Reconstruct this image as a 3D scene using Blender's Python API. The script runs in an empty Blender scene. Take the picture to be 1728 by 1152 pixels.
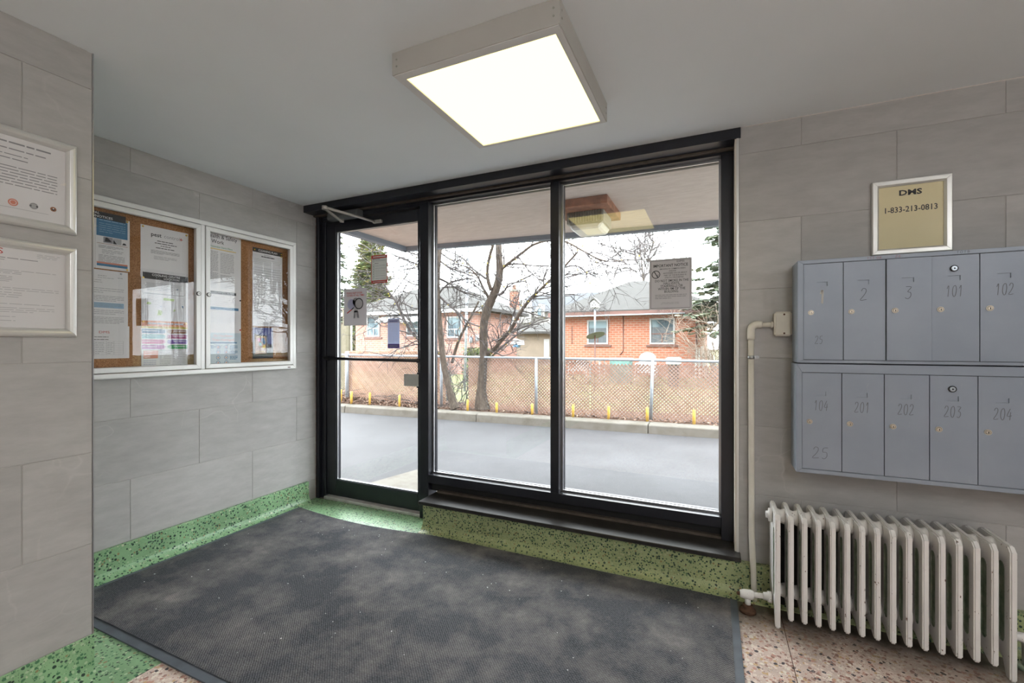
import bpy, bmesh, math, random
from mathutils import Vector, Matrix
PI = math.pi
SC = bpy.context.scene
COL = SC.collection
rng = random.Random(7)

# ------------------------------------------------------------------ camera, sky, exposure
cam_d = bpy.data.cameras.new('camera'); cam = bpy.data.objects.new('camera', cam_d); COL.objects.link(cam)
YAW = math.radians(24.415); EYE = 1.19
cam.location = (0, 0, EYE); cam.rotation_euler = (PI/2, 0, YAW)
cam_d.sensor_width = 36; cam_d.lens = 749/1728*36; cam_d.shift_y = 5/1728
cam_d.clip_start = 0.02; cam_d.clip_end = 400
SC.camera = cam
SKY = 15.5
w = bpy.data.worlds.new('overcast_sky'); SC.world = w; w.use_nodes = True
_n = w.node_tree.nodes; _l = w.node_tree.links
_bg = _n['Background']; _bg.inputs[1].default_value = SKY
_tc = _n.new('ShaderNodeTexCoord'); _no = _n.new('ShaderNodeTexNoise'); _no.inputs['Scale'].default_value = 2.2
_no.inputs['Detail'].default_value = 4
_cr = _n.new('ShaderNodeValToRGB'); _cr.color_ramp.elements[0].color = (.84, .91, 1, 1); _cr.color_ramp.elements[1].color = (.95, .98, 1, 1)
_cr.color_ramp.elements[0].position = .3; _cr.color_ramp.elements[1].position = .6
_l.new(_tc.outputs['Generated'], _no.inputs['Vector']); _l.new(_no.outputs[0], _cr.inputs[0]); _l.new(_cr.outputs[0], _bg.inputs[0])
vs = SC.view_settings; vs.view_transform = 'Standard'; vs.look = 'None'; vs.exposure = 0.0; vs.gamma = 1.0
vs.use_curve_mapping = False

LAMP = (2.9, 2.4, 0.97)        # radiance of the lit ceiling panel
FILL = (37, 37, 36.5)           # radiance of the fill domes added out of view

def ray(u, v):
    a = (u-864)/749; s, c = math.sin(YAW), math.cos(YAW)
    return Vector((-s+c*a, c+s*a, (581-v)/749))
def at(u, v, Y):
    """point of the plane y = Y seen at the measured direction (u, v)"""
    r = ray(u, v); t = Y/r.y
    return Vector((r.x*t, Y, EYE+r.z*t))

# ------------------------------------------------------------------ materials
MATS = {}
def nodes_of(name, rough=.5, metal=0, spec=.5):
    m = bpy.data.materials.new(name); m.use_nodes = True
    nt = m.node_tree; b = nt.nodes['Principled BSDF']
    b.inputs['Roughness'].default_value = rough; b.inputs['Metallic'].default_value = metal
    b.inputs['Specular IOR Level'].default_value = spec
    MATS[name] = m
    return m, nt, b
def N(nt, t, **kw):
    n = nt.nodes.new('ShaderNode'+t)
    for k, v in kw.items():
        if k in n.inputs: n.inputs[k].default_value = v
        else: setattr(n, k, v)
    return n
def ramp(nt, src, stops, interp='LINEAR'):
    r = nt.nodes.new('ShaderNodeValToRGB'); r.color_ramp.interpolation = interp
    e = r.color_ramp.elements
    while len(e) < len(stops): e.new(.5)
    for x, (p, c) in zip(e, stops):
        x.position = p; x.color = (*c, 1) if len(c) == 3 else c
    nt.links.new(src, r.inputs[0]); return r.outputs[0]
def mix(nt, fac, a, b, mode='MIX'):
    m = nt.nodes.new('ShaderNodeMix'); m.data_type = 'RGBA'; m.blend_type = mode
    for sock, v in ((m.inputs[0], fac), (m.inputs[6], a), (m.inputs[7], b)):
        if hasattr(v, 'links'): nt.links.new(v, sock)
        elif isinstance(v, (int, float)): sock.default_value = v
        else: sock.default_value = (*v, 1)
    return m.outputs[2]
def pos(nt):
    return nt.nodes.new('ShaderNodeNewGeometry').outputs['Position']
def noise(nt, vec, scale, detail=3, rough=.5, out=0):
    n = N(nt, 'TexNoise', Scale=scale, Detail=detail, Roughness=rough); nt.links.new(vec, n.inputs['Vector']); return n.outputs[out]
def bump(nt, b, h, strength=.2, dist=.002):
    n = N(nt, 'Bump', Strength=strength, Distance=dist); nt.links.new(h, n.inputs['Height']); nt.links.new(n.outputs[0], b.inputs['Normal'])
def plain(name, col, rough=.5, metal=0, spec=.5, var=.06, scale=6, bmp=0):
    """plain coloured surface with a little unevenness of tone"""
    m, nt, b = nodes_of(name, rough, metal, spec)
    if var:
        f = noise(nt, pos(nt), scale, 4)
        c = ramp(nt, f, [(.3, [x*(1-var) for x in col]), (.7, [min(1, x*(1+var)) for x in col])])
        nt.links.new(c, b.inputs['Base Color'])
        if bmp: bump(nt, b, noise(nt, pos(nt), 60, 3), bmp, .001)
    else: b.inputs['Base Color'].default_value = (*col, 1)
    return m

def tile_mat():
    m, nt, b = nodes_of('stone_tile', .42, 0, .35)
    oi = nt.nodes.new('ShaderNodeObjectInfo')
    v = N(nt, 'VectorMath', operation='ADD'); nt.links.new(pos(nt), v.inputs[0])
    sc = N(nt, 'VectorMath', operation='SCALE'); sc.inputs['Scale'].default_value = 9.0
    cmb = nt.nodes.new('ShaderNodeCombineXYZ')
    for i in range(3): nt.links.new(oi.outputs['Random'], cmb.inputs[i])
    nt.links.new(cmb.outputs[0], sc.inputs[0]); nt.links.new(sc.outputs[0], v.inputs[1])
    P = v.outputs[0]
    map_ = N(nt, 'Mapping'); map_.inputs['Scale'].default_value = (1, 1, 3.2); nt.links.new(P, map_.inputs[0])
    f = noise(nt, map_.outputs[0], 7, 6, .65)
    base = ramp(nt, f, [(.25, (.375, .365, .355)), (.5, (.425, .415, .405)), (.75, (.475, .465, .455))])
    rv = ramp(nt, oi.outputs['Random'], [(0, (.93, .93, .93)), (1, (1.06, 1.06, 1.06))])
    base = mix(nt, 1.0, base, rv, 'MULTIPLY')
    # thin pale veins
    dn = noise(nt, P, 3, 3, .5, 1)
    dv = N(nt, 'VectorMath', operation='MULTIPLY_ADD'); dv.inputs[1].default_value = (.35, .35, .35)
    nt.links.new(dn, dv.inputs[0]); nt.links.new(P, dv.inputs[2])
    vo = N(nt, 'TexVoronoi', feature='DISTANCE_TO_EDGE', Scale=2.4); nt.links.new(dv.outputs[0], vo.inputs['Vector'])
    line = ramp(nt, vo.outputs['Distance'], [(0, (1, 1, 1)), (.009, (0, 0, 0))])
    msk = ramp(nt, noise(nt, P, 2.3, 2), [(.54, (0, 0, 0)), (.72, (.3, .3, .3))])
    fac = mix(nt, 1.0, line, msk, 'MULTIPLY')
    base = mix(nt, fac, base, (.75, .73, .70))
    nt.links.new(base, b.inputs['Base Color'])
    bump(nt, b, f, .08, .002)
    return m

def terrazzo(name, base, chips, scale, chipfrac):
    m, nt, b = nodes_of(name, .32, 0, .45)
    P = pos(nt)
    vo = N(nt, 'TexVoronoi', feature='F1', Scale=scale, Randomness=1.0); nt.links.new(P, vo.inputs['Vector'])
    sep = nt.nodes.new('ShaderNodeSeparateColor'); nt.links.new(vo.outputs['Color'], sep.inputs[0])
    ccol = ramp(nt, sep.outputs[0], chips, 'CONSTANT')
    size = N(nt, 'Math', operation='MULTIPLY'); size.inputs[1].default_value = chipfrac
    nt.links.new(sep.outputs[1], size.inputs[0])
    cmp_ = N(nt, 'Math', operation='LESS_THAN'); nt.links.new(vo.outputs['Distance'], cmp_.inputs[0]); nt.links.new(size.outputs[0], cmp_.inputs[1])
    f = noise(nt, P, 5, 4, .6)
    bc = ramp(nt, f, [(.3, [x*.8 for x in base]), (.7, [x*1.15 for x in base])])
    c = mix(nt, cmp_.outputs[0], bc, ccol)
    v2 = N(nt, 'TexVoronoi', feature='F1', Scale=scale*2.3); nt.links.new(P, v2.inputs['Vector'])
    s2 = nt.nodes.new('ShaderNodeSeparateColor'); nt.links.new(v2.outputs['Color'], s2.inputs[0])
    gt = N(nt, 'Math', operation='GREATER_THAN'); gt.inputs[1].default_value = .72; nt.links.new(s2.outputs[2], gt.inputs[0])
    lt = N(nt, 'Math', operation='LESS_THAN'); lt.inputs[1].default_value = .3; nt.links.new(v2.outputs['Distance'], lt.inputs[0])
    mm = N(nt, 'Math', operation='MULTIPLY'); nt.links.new(gt.outputs[0], mm.inputs[0]); nt.links.new(lt.outputs[0], mm.inputs[1])
    cc2 = ramp(nt, s2.outputs[0], chips, 'CONSTANT')
    c = mix(nt, mm.outputs[0], c, cc2)
    nt.links.new(c, b.inputs['Base Color'])
    return m, nt, b, c

def glass_mat(name, tint=(1, 1, 1), base=.045, amp=1.0):
    """clear pane: see-through with a Schlick mirror reflection"""
    m = bpy.data.materials.new(name); m.use_nodes = True; nt = m.node_tree; nt.nodes.clear()
    o = nt.nodes.new('ShaderNodeOutputMaterial'); t = N(nt, 'BsdfTransparent'); t.inputs[0].default_value = (*tint, 1)
    g = N(nt, 'BsdfGlossy'); g.inputs['Roughness'].default_value = 0.0; g.inputs[0].default_value = (1, 1, 1, 1)
    lw = N(nt, 'LayerWeight'); lw.inputs[0].default_value = .5
    p = N(nt, 'Math', operation='POWER'); p.inputs[1].default_value = 5.0; nt.links.new(lw.outputs['Facing'], p.inputs[0])
    a = N(nt, 'Math', operation='MULTIPLY_ADD'); a.inputs[1].default_value = amp*(1-base); a.inputs[2].default_value = base
    nt.links.new(p.outputs[0], a.inputs[0])
    mx = nt.nodes.new('ShaderNodeMixShader'); nt.links.new(a.outputs[0], mx.inputs[0])
    nt.links.new(t.outputs[0], mx.inputs[1]); nt.links.new(g.outputs[0], mx.inputs[2]); nt.links.new(mx.outputs[0], o.inputs[0])
    MATS[name] = m
    return m

tile_mat()
plain('grout', (.46, .45, .43), .8, var=.05)
plain('ceiling_paint', (.82, .865, .895), .7, var=.02, scale=2)
terrazzo('green_terrazzo', (.27, .46, .25), [(0, (.02, .05, .035)), (.3, (.07, .2, .1)), (.55, (.42, .56, .36)), (.72, (.05, .1, .07)), (.85, (.55, .6, .42)), (.93, (.3, .24, .12))], 95, .62)
terrazzo('pink_terrazzo', (.72, .58, .51), [(0, (.36, .2, .16)), (.2, (.82, .7, .62)), (.5, (.6, .33, .26)), (.66, (.07, .06, .07)), (.74, (.85, .78, .68)), (.9, (.62, .42, .22))], 84, .9)
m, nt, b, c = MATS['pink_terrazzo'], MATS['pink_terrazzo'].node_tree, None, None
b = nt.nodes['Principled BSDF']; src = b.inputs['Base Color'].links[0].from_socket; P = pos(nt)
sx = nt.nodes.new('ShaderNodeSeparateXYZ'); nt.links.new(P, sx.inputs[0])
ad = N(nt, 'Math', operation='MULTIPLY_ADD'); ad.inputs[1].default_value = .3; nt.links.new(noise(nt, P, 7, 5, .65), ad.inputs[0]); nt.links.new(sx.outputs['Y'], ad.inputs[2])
nt.links.new(mix(nt, ramp(nt, ad.outputs[0], [(.0, (0, 0, 0)), (1, (1, 1, 1))]), src, (.10, .082, .065)), b.inputs['Base Color'])  # brown dirt along the front wall, with the shadow there painted in
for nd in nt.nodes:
    if nd.type == 'VALTORGB' and nd.outputs[0].is_linked and nd.inputs[0].is_linked and nd.inputs[0].links[0].from_node == ad: grime_shade = nd
mr = N(nt, 'MapRange'); mr.inputs['From Min'].default_value = 2.12; mr.inputs['From Max'].default_value = 2.40; nt.links.new(ad.outputs[0], mr.inputs['Value']); nt.links.new(mr.outputs[0], grime_shade.inputs[0])
terrazzo('stained_terrazzo', (.38, .43, .22), [(0, (.02, .05, .035)), (.3, (.12, .2, .1)), (.55, (.4, .46, .26)), (.72, (.05, .09, .06)), (.85, (.5, .5, .3)), (.93, (.3, .22, .1))], 95, .62)
m, nt, b = nodes_of('black_frame_paint', .33, 0, .5)
nt.links.new(ramp(nt, noise(nt, pos(nt), 9, 4), [(.3, (.009, .010, .016)), (.7, (.016, .017, .024))]), b.inputs['Base Color'])
plain('dark_recess', (.008, .008, .009), .6)
plain('bare_aluminium', (.52, .53, .55), .32, 1.0, var=.05)
plain('brown_caulk', (.085, .068, .055), .7, var=.25, scale=30, bmp=.3)
glass_mat('window_glass', (.965, .975, .97), .05)
glass_mat('plexiglass', (.97, .97, .97), .015, .5)
glass_mat('clear_sleeve', (.95, .96, .97), .018, .5)
m, nt, b = nodes_of('black_slate', .38, 0, .5)
nt.links.new(ramp(nt, noise(nt, pos(nt), 14, 6, .7), [(.3, (.012, .011, .011)), (.62, (.028, .025, .023)), (.85, (.09, .08, .07))]), b.inputs['Base Color'])
plain('grey_threshold', (.58, .57, .55), .5, .3, var=.15, scale=20)
# mat: woven pile with pale dust
m, nt, b = nodes_of('mat_pile', .95, 0, .1)
P = pos(nt)
mp = N(nt, 'Mapping'); mp.inputs['Rotation'].default_value = (0, 0, .785); mp.inputs['Scale'].default_value = (120, 120, 120); nt.links.new(P, mp.inputs[0])
ck = N(nt, 'TexVoronoi', feature='F1', Scale=1.0, Randomness=.25); nt.links.new(mp.outputs[0], ck.inputs['Vector'])
hc = ramp(nt, ck.outputs['Distance'], [(.1, (1, 1, 1)), (.65, (0, 0, 0))])
dust = ramp(nt, noise(nt, P, 3.6, 8, .68), [(.44, (0, 0, 0)), (.60, (.24, .24, .24)), (.76, (.62, .62, .62))])
dk = mix(nt, ramp(nt, noise(nt, P, 260, 2), [(.3, (0, 0, 0)), (.7, (1, 1, 1))]), (.095, .10, .112), (.165, .17, .18))
dk = mix(nt, hc, (.05, .052, .06), dk)
c = mix(nt, dust, dk, (.40, .365, .34))
nt.links.new(c, b.inputs['Base Color']); bump(nt, b, hc, .6, .003)
plain('mat_rubber', (.085, .10, .12), .55, var=.2, scale=12)
plain('fixture_paint', (.50, .485, .455), .5, var=.03)
m, nt, b = nodes_of('mailbox_paint', .42, .15, .5)
P = pos(nt)
f1 = noise(nt, P, 4, 5, .6)
c = ramp(nt, f1, [(.3, (.265, .305, .37)), (.7, (.31, .35, .415))])
sm = N(nt, 'Mapping'); sm.inputs['Scale'].default_value = (14, 14, 2.5); nt.links.new(P, sm.inputs[0])
sv = ramp(nt, noise(nt, sm.outputs[0], 6, 4, .7), [(.68, (0, 0, 0)), (.8, (.5, .5, .5))])
c = mix(nt, sv, c, (.47, .48, .48))
rust = ramp(nt, noise(nt, P, 11, 5, .7), [(.70, (0, 0, 0)), (.80, (.55, .55, .55))])
c = mix(nt, rust, c, (.33, .28, .21))
nt.links.new(c, b.inputs['Base Color'])
plain('lock_metal', (.60, .55, .47), .34, .75, var=.1, scale=80)
plain('lock_chrome', (.55, .62, .70), .22, .9, var=.05)
plain('keyhole_dark', (.01, .01, .01), .6, var=0)
m, nt, b = nodes_of('radiator_enamel', .36, 0, .5)
P = pos(nt)
c = ramp(nt, noise(nt, P, 8, 4), [(.3, (.76, .74, .72)), (.7, (.84, .82, .80))])
rm = N(nt, 'Mapping'); rm.inputs['Scale'].default_value = (1, 1, .45); nt.links.new(P, rm.inputs[0])
sp = ramp(nt, noise(nt, rm.outputs[0], 95, 3, .6), [(.68, (0, 0, 0)), (.71, (1, 1, 1))])
low = nt.nodes.new('ShaderNodeSeparateXYZ'); nt.links.new(P, low.inputs[0])
c = mix(nt, sp, c, (.12, .055, .03))
rl = ramp(nt, noise(nt, P, 30, 4, .7), [(.6, (0, 0, 0)), (.68, (.8, .8, .8))])
lo = ramp(nt, low.outputs['Z'], [(.03, (1, 1, 1)), (.13, (0, 0, 0))])
c = mix(nt, mix(nt, 1, rl, lo, 'MULTIPLY'), c, (.2, .10, .05))
nt.links.new(c, b.inputs['Base Color'])
m, nt, b = nodes_of('old_green_paint', .55, 0, .3)
nt.links.new(ramp(nt, noise(nt, pos(nt), 25, 5, .7), [(.3, (.2, .28, .19)), (.55, (.36, .42, .32)), (.75, (.55, .55, .48))]), b.inputs['Base Color'])
plain('rusty_iron', (.10, .05, .03), .85, .2, var=.4, scale=60, bmp=.4)
plain('cream_paint', (.70, .66, .58), .42, var=.06, scale=12)
plain('zinc_clamp', (.45, .46, .47), .35, .9, var=.2, scale=60)
plain('snap_frame_silver', (.72, .72, .70), .34, .55, var=.03)
plain('cabinet_white', (.70, .70, .685), .38, .2, var=.02)
plain('paper_white', (.80, .79, .80), .7, var=.02)
plain('paper_cream', (.86, .77, .49), .7, var=.03)
plain('paper_grey', (.46, .44, .445), .75, var=.04)
def thin_paper(name, col, tr):
    m, nt, b = nodes_of(name, .75); b.inputs['Base Color'].default_value = (*col, 1)
    t = N(nt, 'BsdfTranslucent'); t.inputs[0].default_value = (*col, 1); mx = nt.nodes.new('ShaderNodeMixShader'); mx.inputs[0].default_value = tr
    nt.links.new(b.outputs[0], mx.inputs[1]); nt.links.new(t.outputs[0], mx.inputs[2]); nt.links.new(mx.outputs[0], nt.nodes['Material Output'].inputs[0])
thin_paper('glass_paper_grey', (.60, .58, .59), .38); thin_paper('glass_paper_red', (.7, .07, .06), .4); thin_paper('glass_paper_lilac', (.60, .64, .78), .42); thin_paper('glass_paper_white', (.68, .68, .66), .38); thin_paper('glass_paper_indigo', (.2, .15, .5), .38)
plain('ink_black', (.03, .03, .035), .6, var=0)
plain('ink_grey', (.30, .30, .32), .6, var=0)
plain('ink_pale', (.46, .46, .48), .6, var=0)
plain('ink_white', (.85, .85, .85), .6, var=0)
for nm, c_ in dict(red=(.55, .05, .04), blue=(.06, .2, .36), navy=(.06, .08, .28), sky_blue=(.33, .5, .68), green=(.06, .33, .12), orange=(.72, .23, .07), yellow=(.8, .55, .04),
                   teal=(.15, .42, .45), pink=(.62, .12, .32), brown=(.32, .14, .07), maroon=(.36, .05, .17), purple=(.16, .07, .34), magenta=(.5, .13, .42), coral=(.7, .25, .17), lime=(.45, .62, .16), indigo=(.12, .08, .42), lilac=(.42, .43, .6), mist=(.55, .64, .7)).items():
    plain('ink_'+nm, c_, .6, var=0)
m, nt, b = nodes_of('cork', .85, 0, .2)
vo = N(nt, 'TexVoronoi', feature='F1', Scale=320); nt.links.new(pos(nt), vo.inputs['Vector'])
nt.links.new(ramp(nt, vo.outputs['Color'], [(.2, (.25, .115, .045)), (.5, (.37, .185, .08)), (.85, (.46, .25, .12))]), b.inputs['Base Color'])
bump(nt, b, vo.outputs['Distance'], .2, .001)
plain('brass_pin', (.75, .5, .1), .3, .6, var=0)
plain('door_plate', (.5, .5, .48), .5, .15, var=.05, scale=40)
plain('arm_silver', (.50, .47, .43), .4, .5, var=.05)
plain('closer_body', (.17, .18, .185), .4, .4, var=.05)
# outdoors
m, nt, b = nodes_of('asphalt', .75, 0, .3)
P = pos(nt)
c = mix(nt, ramp(nt, noise(nt, P, 140, 2), [(.3, (0, 0, 0)), (.7, (1, 1, 1))]), (.046, .046, .0485), (.080, .080, .085))
wet = ramp(nt, noise(nt, P, .8, 5, .6), [(.42, (.82, .82, .82)), (.62, (1.08, 1.08, 1.08))])
nt.links.new(mix(nt, 1, c, wet, 'MULTIPLY'), b.inputs['Base Color']); bump(nt, b, noise(nt, P, 140, 2), .4, .004)
m, nt, b = nodes_of('concrete', .85, 0, .2)
P = pos(nt)
nt.links.new(ramp(nt, noise(nt, P, 6, 7, .7), [(.3, (.115, .105, .083)), (.55, (.165, .155, .134)), (.75, (.19, .183, .165))]), b.inputs['Base Color']); bump(nt, b, noise(nt, P, 80, 3), .4, .004)
m, nt, b = nodes_of('bare_soil', .95, 0, .1)
P = pos(nt)
nt.links.new(ramp(nt, noise(nt, P, 22, 6, .7), [(.3, (0.0552, 0.0322, 0.023)), (.55, (0.12, 0.0759, 0.0552)), (.75, (0.184, 0.129, 0.092))]), b.inputs['Base Color']); bump(nt, b, noise(nt, P, 40, 4), .8, .02)
m, nt, b = nodes_of('leaf_litter', .9, 0, .1)
oi = nt.nodes.new('ShaderNodeNewGeometry')
nt.links.new(ramp(nt, oi.outputs['Random Per Island'], [(0, (.08, .045, .03)), (.35, (.15, .09, .068)), (.7, (.23, .155, .12)), (1, (.33, .25, .19))]), b.inputs['Base Color'])
m, nt, b = nodes_of('lawn', .95, 0, .1)
P = pos(nt)
nt.links.new(ramp(nt, noise(nt, P, 1.3, 7, .7), [(.35, (0.12, 0.0828, 0.0552)), (.5, (0.124, 0.12, 0.0598)), (.62, (0.092, 0.138, 0.046))]), b.inputs['Base Color'])
def wood(name, a, b_, sc=9):
    m, nt, b = nodes_of(name, .8, 0, .2)
    oi = nt.nodes.new('ShaderNodeObjectInfo')
    P = pos(nt)
    f = noise(nt, P, sc, 5, .6)
    ad = N(nt, 'Math', operation='MULTIPLY_ADD'); ad.inputs[1].default_value = .35; nt.links.new(oi.outputs['Random'], ad.inputs[0]); nt.links.new(f, ad.inputs[2])
    nt.links.new(ramp(nt, ad.outputs[0], [(.35, a), (.95, b_)]), b.inputs['Base Color'])
wood('lattice_wood', (.34, .205, .145), (.50, .335, .25))
wood('weathered_wood', (0.11, 0.101, 0.0644), (0.193, 0.175, 0.124), 14)
wood('pale_board', (0.253, 0.239, 0.212), (0.331, 0.322, 0.294))
plain('galvanised_steel', (.30, .335, .37), .5, .25, var=.12, scale=25)
plain('yellow_paint', (.62, .40, .075), .5, var=.12, scale=12)
m, nt, b = nodes_of('bark', .95, 0, .1)
P = pos(nt)
mp = N(nt, 'Mapping'); mp.inputs['Scale'].default_value = (1, 1, .3); nt.links.new(P, mp.inputs[0])
f = noise(nt, mp.outputs[0], 32, 5, .7)
nt.links.new(ramp(nt, f, [(.3, (.042, .035, .030)), (.55, (.105, .086, .07)), (.75, (.19, .16, .132))]), b.inputs['Base Color']); bump(nt, b, f, 1.0, .02)
plain('twig_bark', (.075, .066, .064), .9, var=.3, scale=8)
plain('dry_brush', (.20, .155, .12), .9, var=.35, scale=3)
def foliage(name, a, b_, c_):
    m, nt, b = nodes_of(name, .85, 0, .2)
    g = nt.nodes.new('ShaderNodeNewGeometry')
    nt.links.new(ramp(nt, g.outputs['Random Per Island'], [(0, a), (.55, b_), (1, c_)]), b.inputs['Base Color'])
foliage('spruce_needles', (.055, .08, .055), (.11, .145, .09), (.2, .215, .14))
foliage('autumn_needles', (.13, .175, .09), (.23, .27, .13), (.40, .32, .13))
foliage('hedge_leaves', (0.036, 0.054, 0.018), (0.072, 0.09, 0.03), (0.12, 0.12, 0.048))
foliage('yellow_buds', (0.3, 0.252, 0.048), (0.36, 0.3, 0.06), (0.24, 0.192, 0.06))
def brick_mat(name, a, b_, mortar):
    m, nt, b = nodes_of(name, .9, 0, .15)
    P = pos(nt)
    s = nt.nodes.new('ShaderNodeSeparateXYZ'); nt.links.new(P, s.inputs[0])
    ad = N(nt, 'Math', operation='ADD'); nt.links.new(s.outputs[0], ad.inputs[0]); nt.links.new(s.outputs[1], ad.inputs[1])
    cb = nt.nodes.new('ShaderNodeCombineXYZ'); nt.links.new(ad.outputs[0], cb.inputs[0]); nt.links.new(s.outputs[2], cb.inputs[1])
    br = N(nt, 'TexBrick', Scale=1.0); br.inputs['Brick Width'].default_value = .225; br.inputs['Row Height'].default_value = .085
    br.inputs['Mortar Size'].default_value = .009; br.inputs['Color1'].default_value = (*a, 1); br.inputs['Color2'].default_value = (*b_, 1); br.inputs['Mortar'].default_value = (*mortar, 1)
    nt.links.new(cb.outputs[0], br.inputs['Vector'])
    nt.links.new(br.outputs[0], b.inputs['Base Color']); bump(nt, b, br.outputs[1], -.5, .01)
brick_mat('orange_brick', (0.276, 0.092, 0.0529), (0.313, 0.117, 0.069), (0.285, 0.23, 0.193))
brick_mat('red_brick', (.24, .115, .088), (.29, .15, .118), (.28, .235, .205))
brick_mat('building_brick', (.36, .2, .15), (.42, .25, .18), (.4, .36, .32))
m, nt, b = nodes_of('roof_shingles', .9, 0, .15)
P = pos(nt); mp = N(nt, 'Mapping'); mp.inputs['Scale'].default_value = (2, 2, 9); nt.links.new(P, mp.inputs[0])
nt.links.new(ramp(nt, noise(nt, mp.outputs[0], 2.2, 6, .7), [(.3, (.038, .037, .035)), (.7, (.056, .054, .051))]), b.inputs['Base Color'])
plain('dark_roof', (.02, .024, .03), .8, var=.2, scale=2)
plain('rose_roof', (0.193, 0.115, 0.092), .85, var=.15, scale=3)
plain('white_trim', (.30, .30, .298), .5, var=.03)
plain('brown_trim', (0.101, 0.046, 0.0345), .6, var=.1)
plain('white_stucco', (.20, .195, .185), .85, var=.05)
plain('tan_stucco', (0.193, 0.156, 0.12), .85, var=.12, scale=2)
m, nt, b = nodes_of('house_glass', .15, 0, .08)
nt.links.new(ramp(nt, noise(nt, pos(nt), 1.7, 3), [(.4, (.06, .085, .10)), (.6, (.17, .22, .24))]), b.inputs['Base Color'])
plain('curtain', (.075, .085, .092), .8, var=.15, scale=9)
plain('blind', (.32, .40, .38), .7, var=.08)
plain('white_plastic', (.34, .34, .34), .4, var=.02)
plain('green_plastic', (0.096, 0.204, 0.18), .6, var=.15)
plain('baffle_grey', (0.096, 0.102, 0.093), .5, .3, var=.1)
m, nt, b = nodes_of('soffit_stucco', .9, 0, .15)
P = pos(nt); mp = N(nt, 'Mapping'); mp.inputs['Scale'].default_value = (1, 4, 1); nt.links.new(P, mp.inputs[0])
f = noise(nt, mp.outputs[0], 9, 7, .7)
nt.links.new(ramp(nt, f, [(.3, (.66, .56, .49)), (.7, (.80, .70, .63))]), b.inputs['Base Color']); bump(nt, b, f, .5, .01)
plain('fascia_grey', (.19, .225, .28), .6, var=.1)
plain('rusty_plate', (.33, .15, .09), .8, .1, var=.35, scale=20)
plain('lens_white', (.8, .8, .77), .3, var=.02)
plain('fixture_metal', (.36, .36, .32), .45, .4, var=.15, scale=30)
def emitter(name, col):
    m = bpy.data.materials.new(name); m.use_nodes = True; nt = m.node_tree; nt.nodes.clear()
    o = nt.nodes.new('ShaderNodeOutputMaterial'); e = nt.nodes.new('ShaderNodeEmission'); e.inputs[0].default_value = (*col, 1); e.inputs[1].default_value = 1
    nt.links.new(e.outputs[0], o.inputs[0]); MATS[name] = m
emitter('lit_diffuser', LAMP); emitter('fill_emitter', FILL)
for k_, c_ in dict(marker=(.075, .08, .09), marker_faint=(.13, .14, .15), marker_red=(.28, .09, .07), marker_white=(.55, .54, .5)).items():
    plain(k_, c_, .6, var=0)

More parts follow.
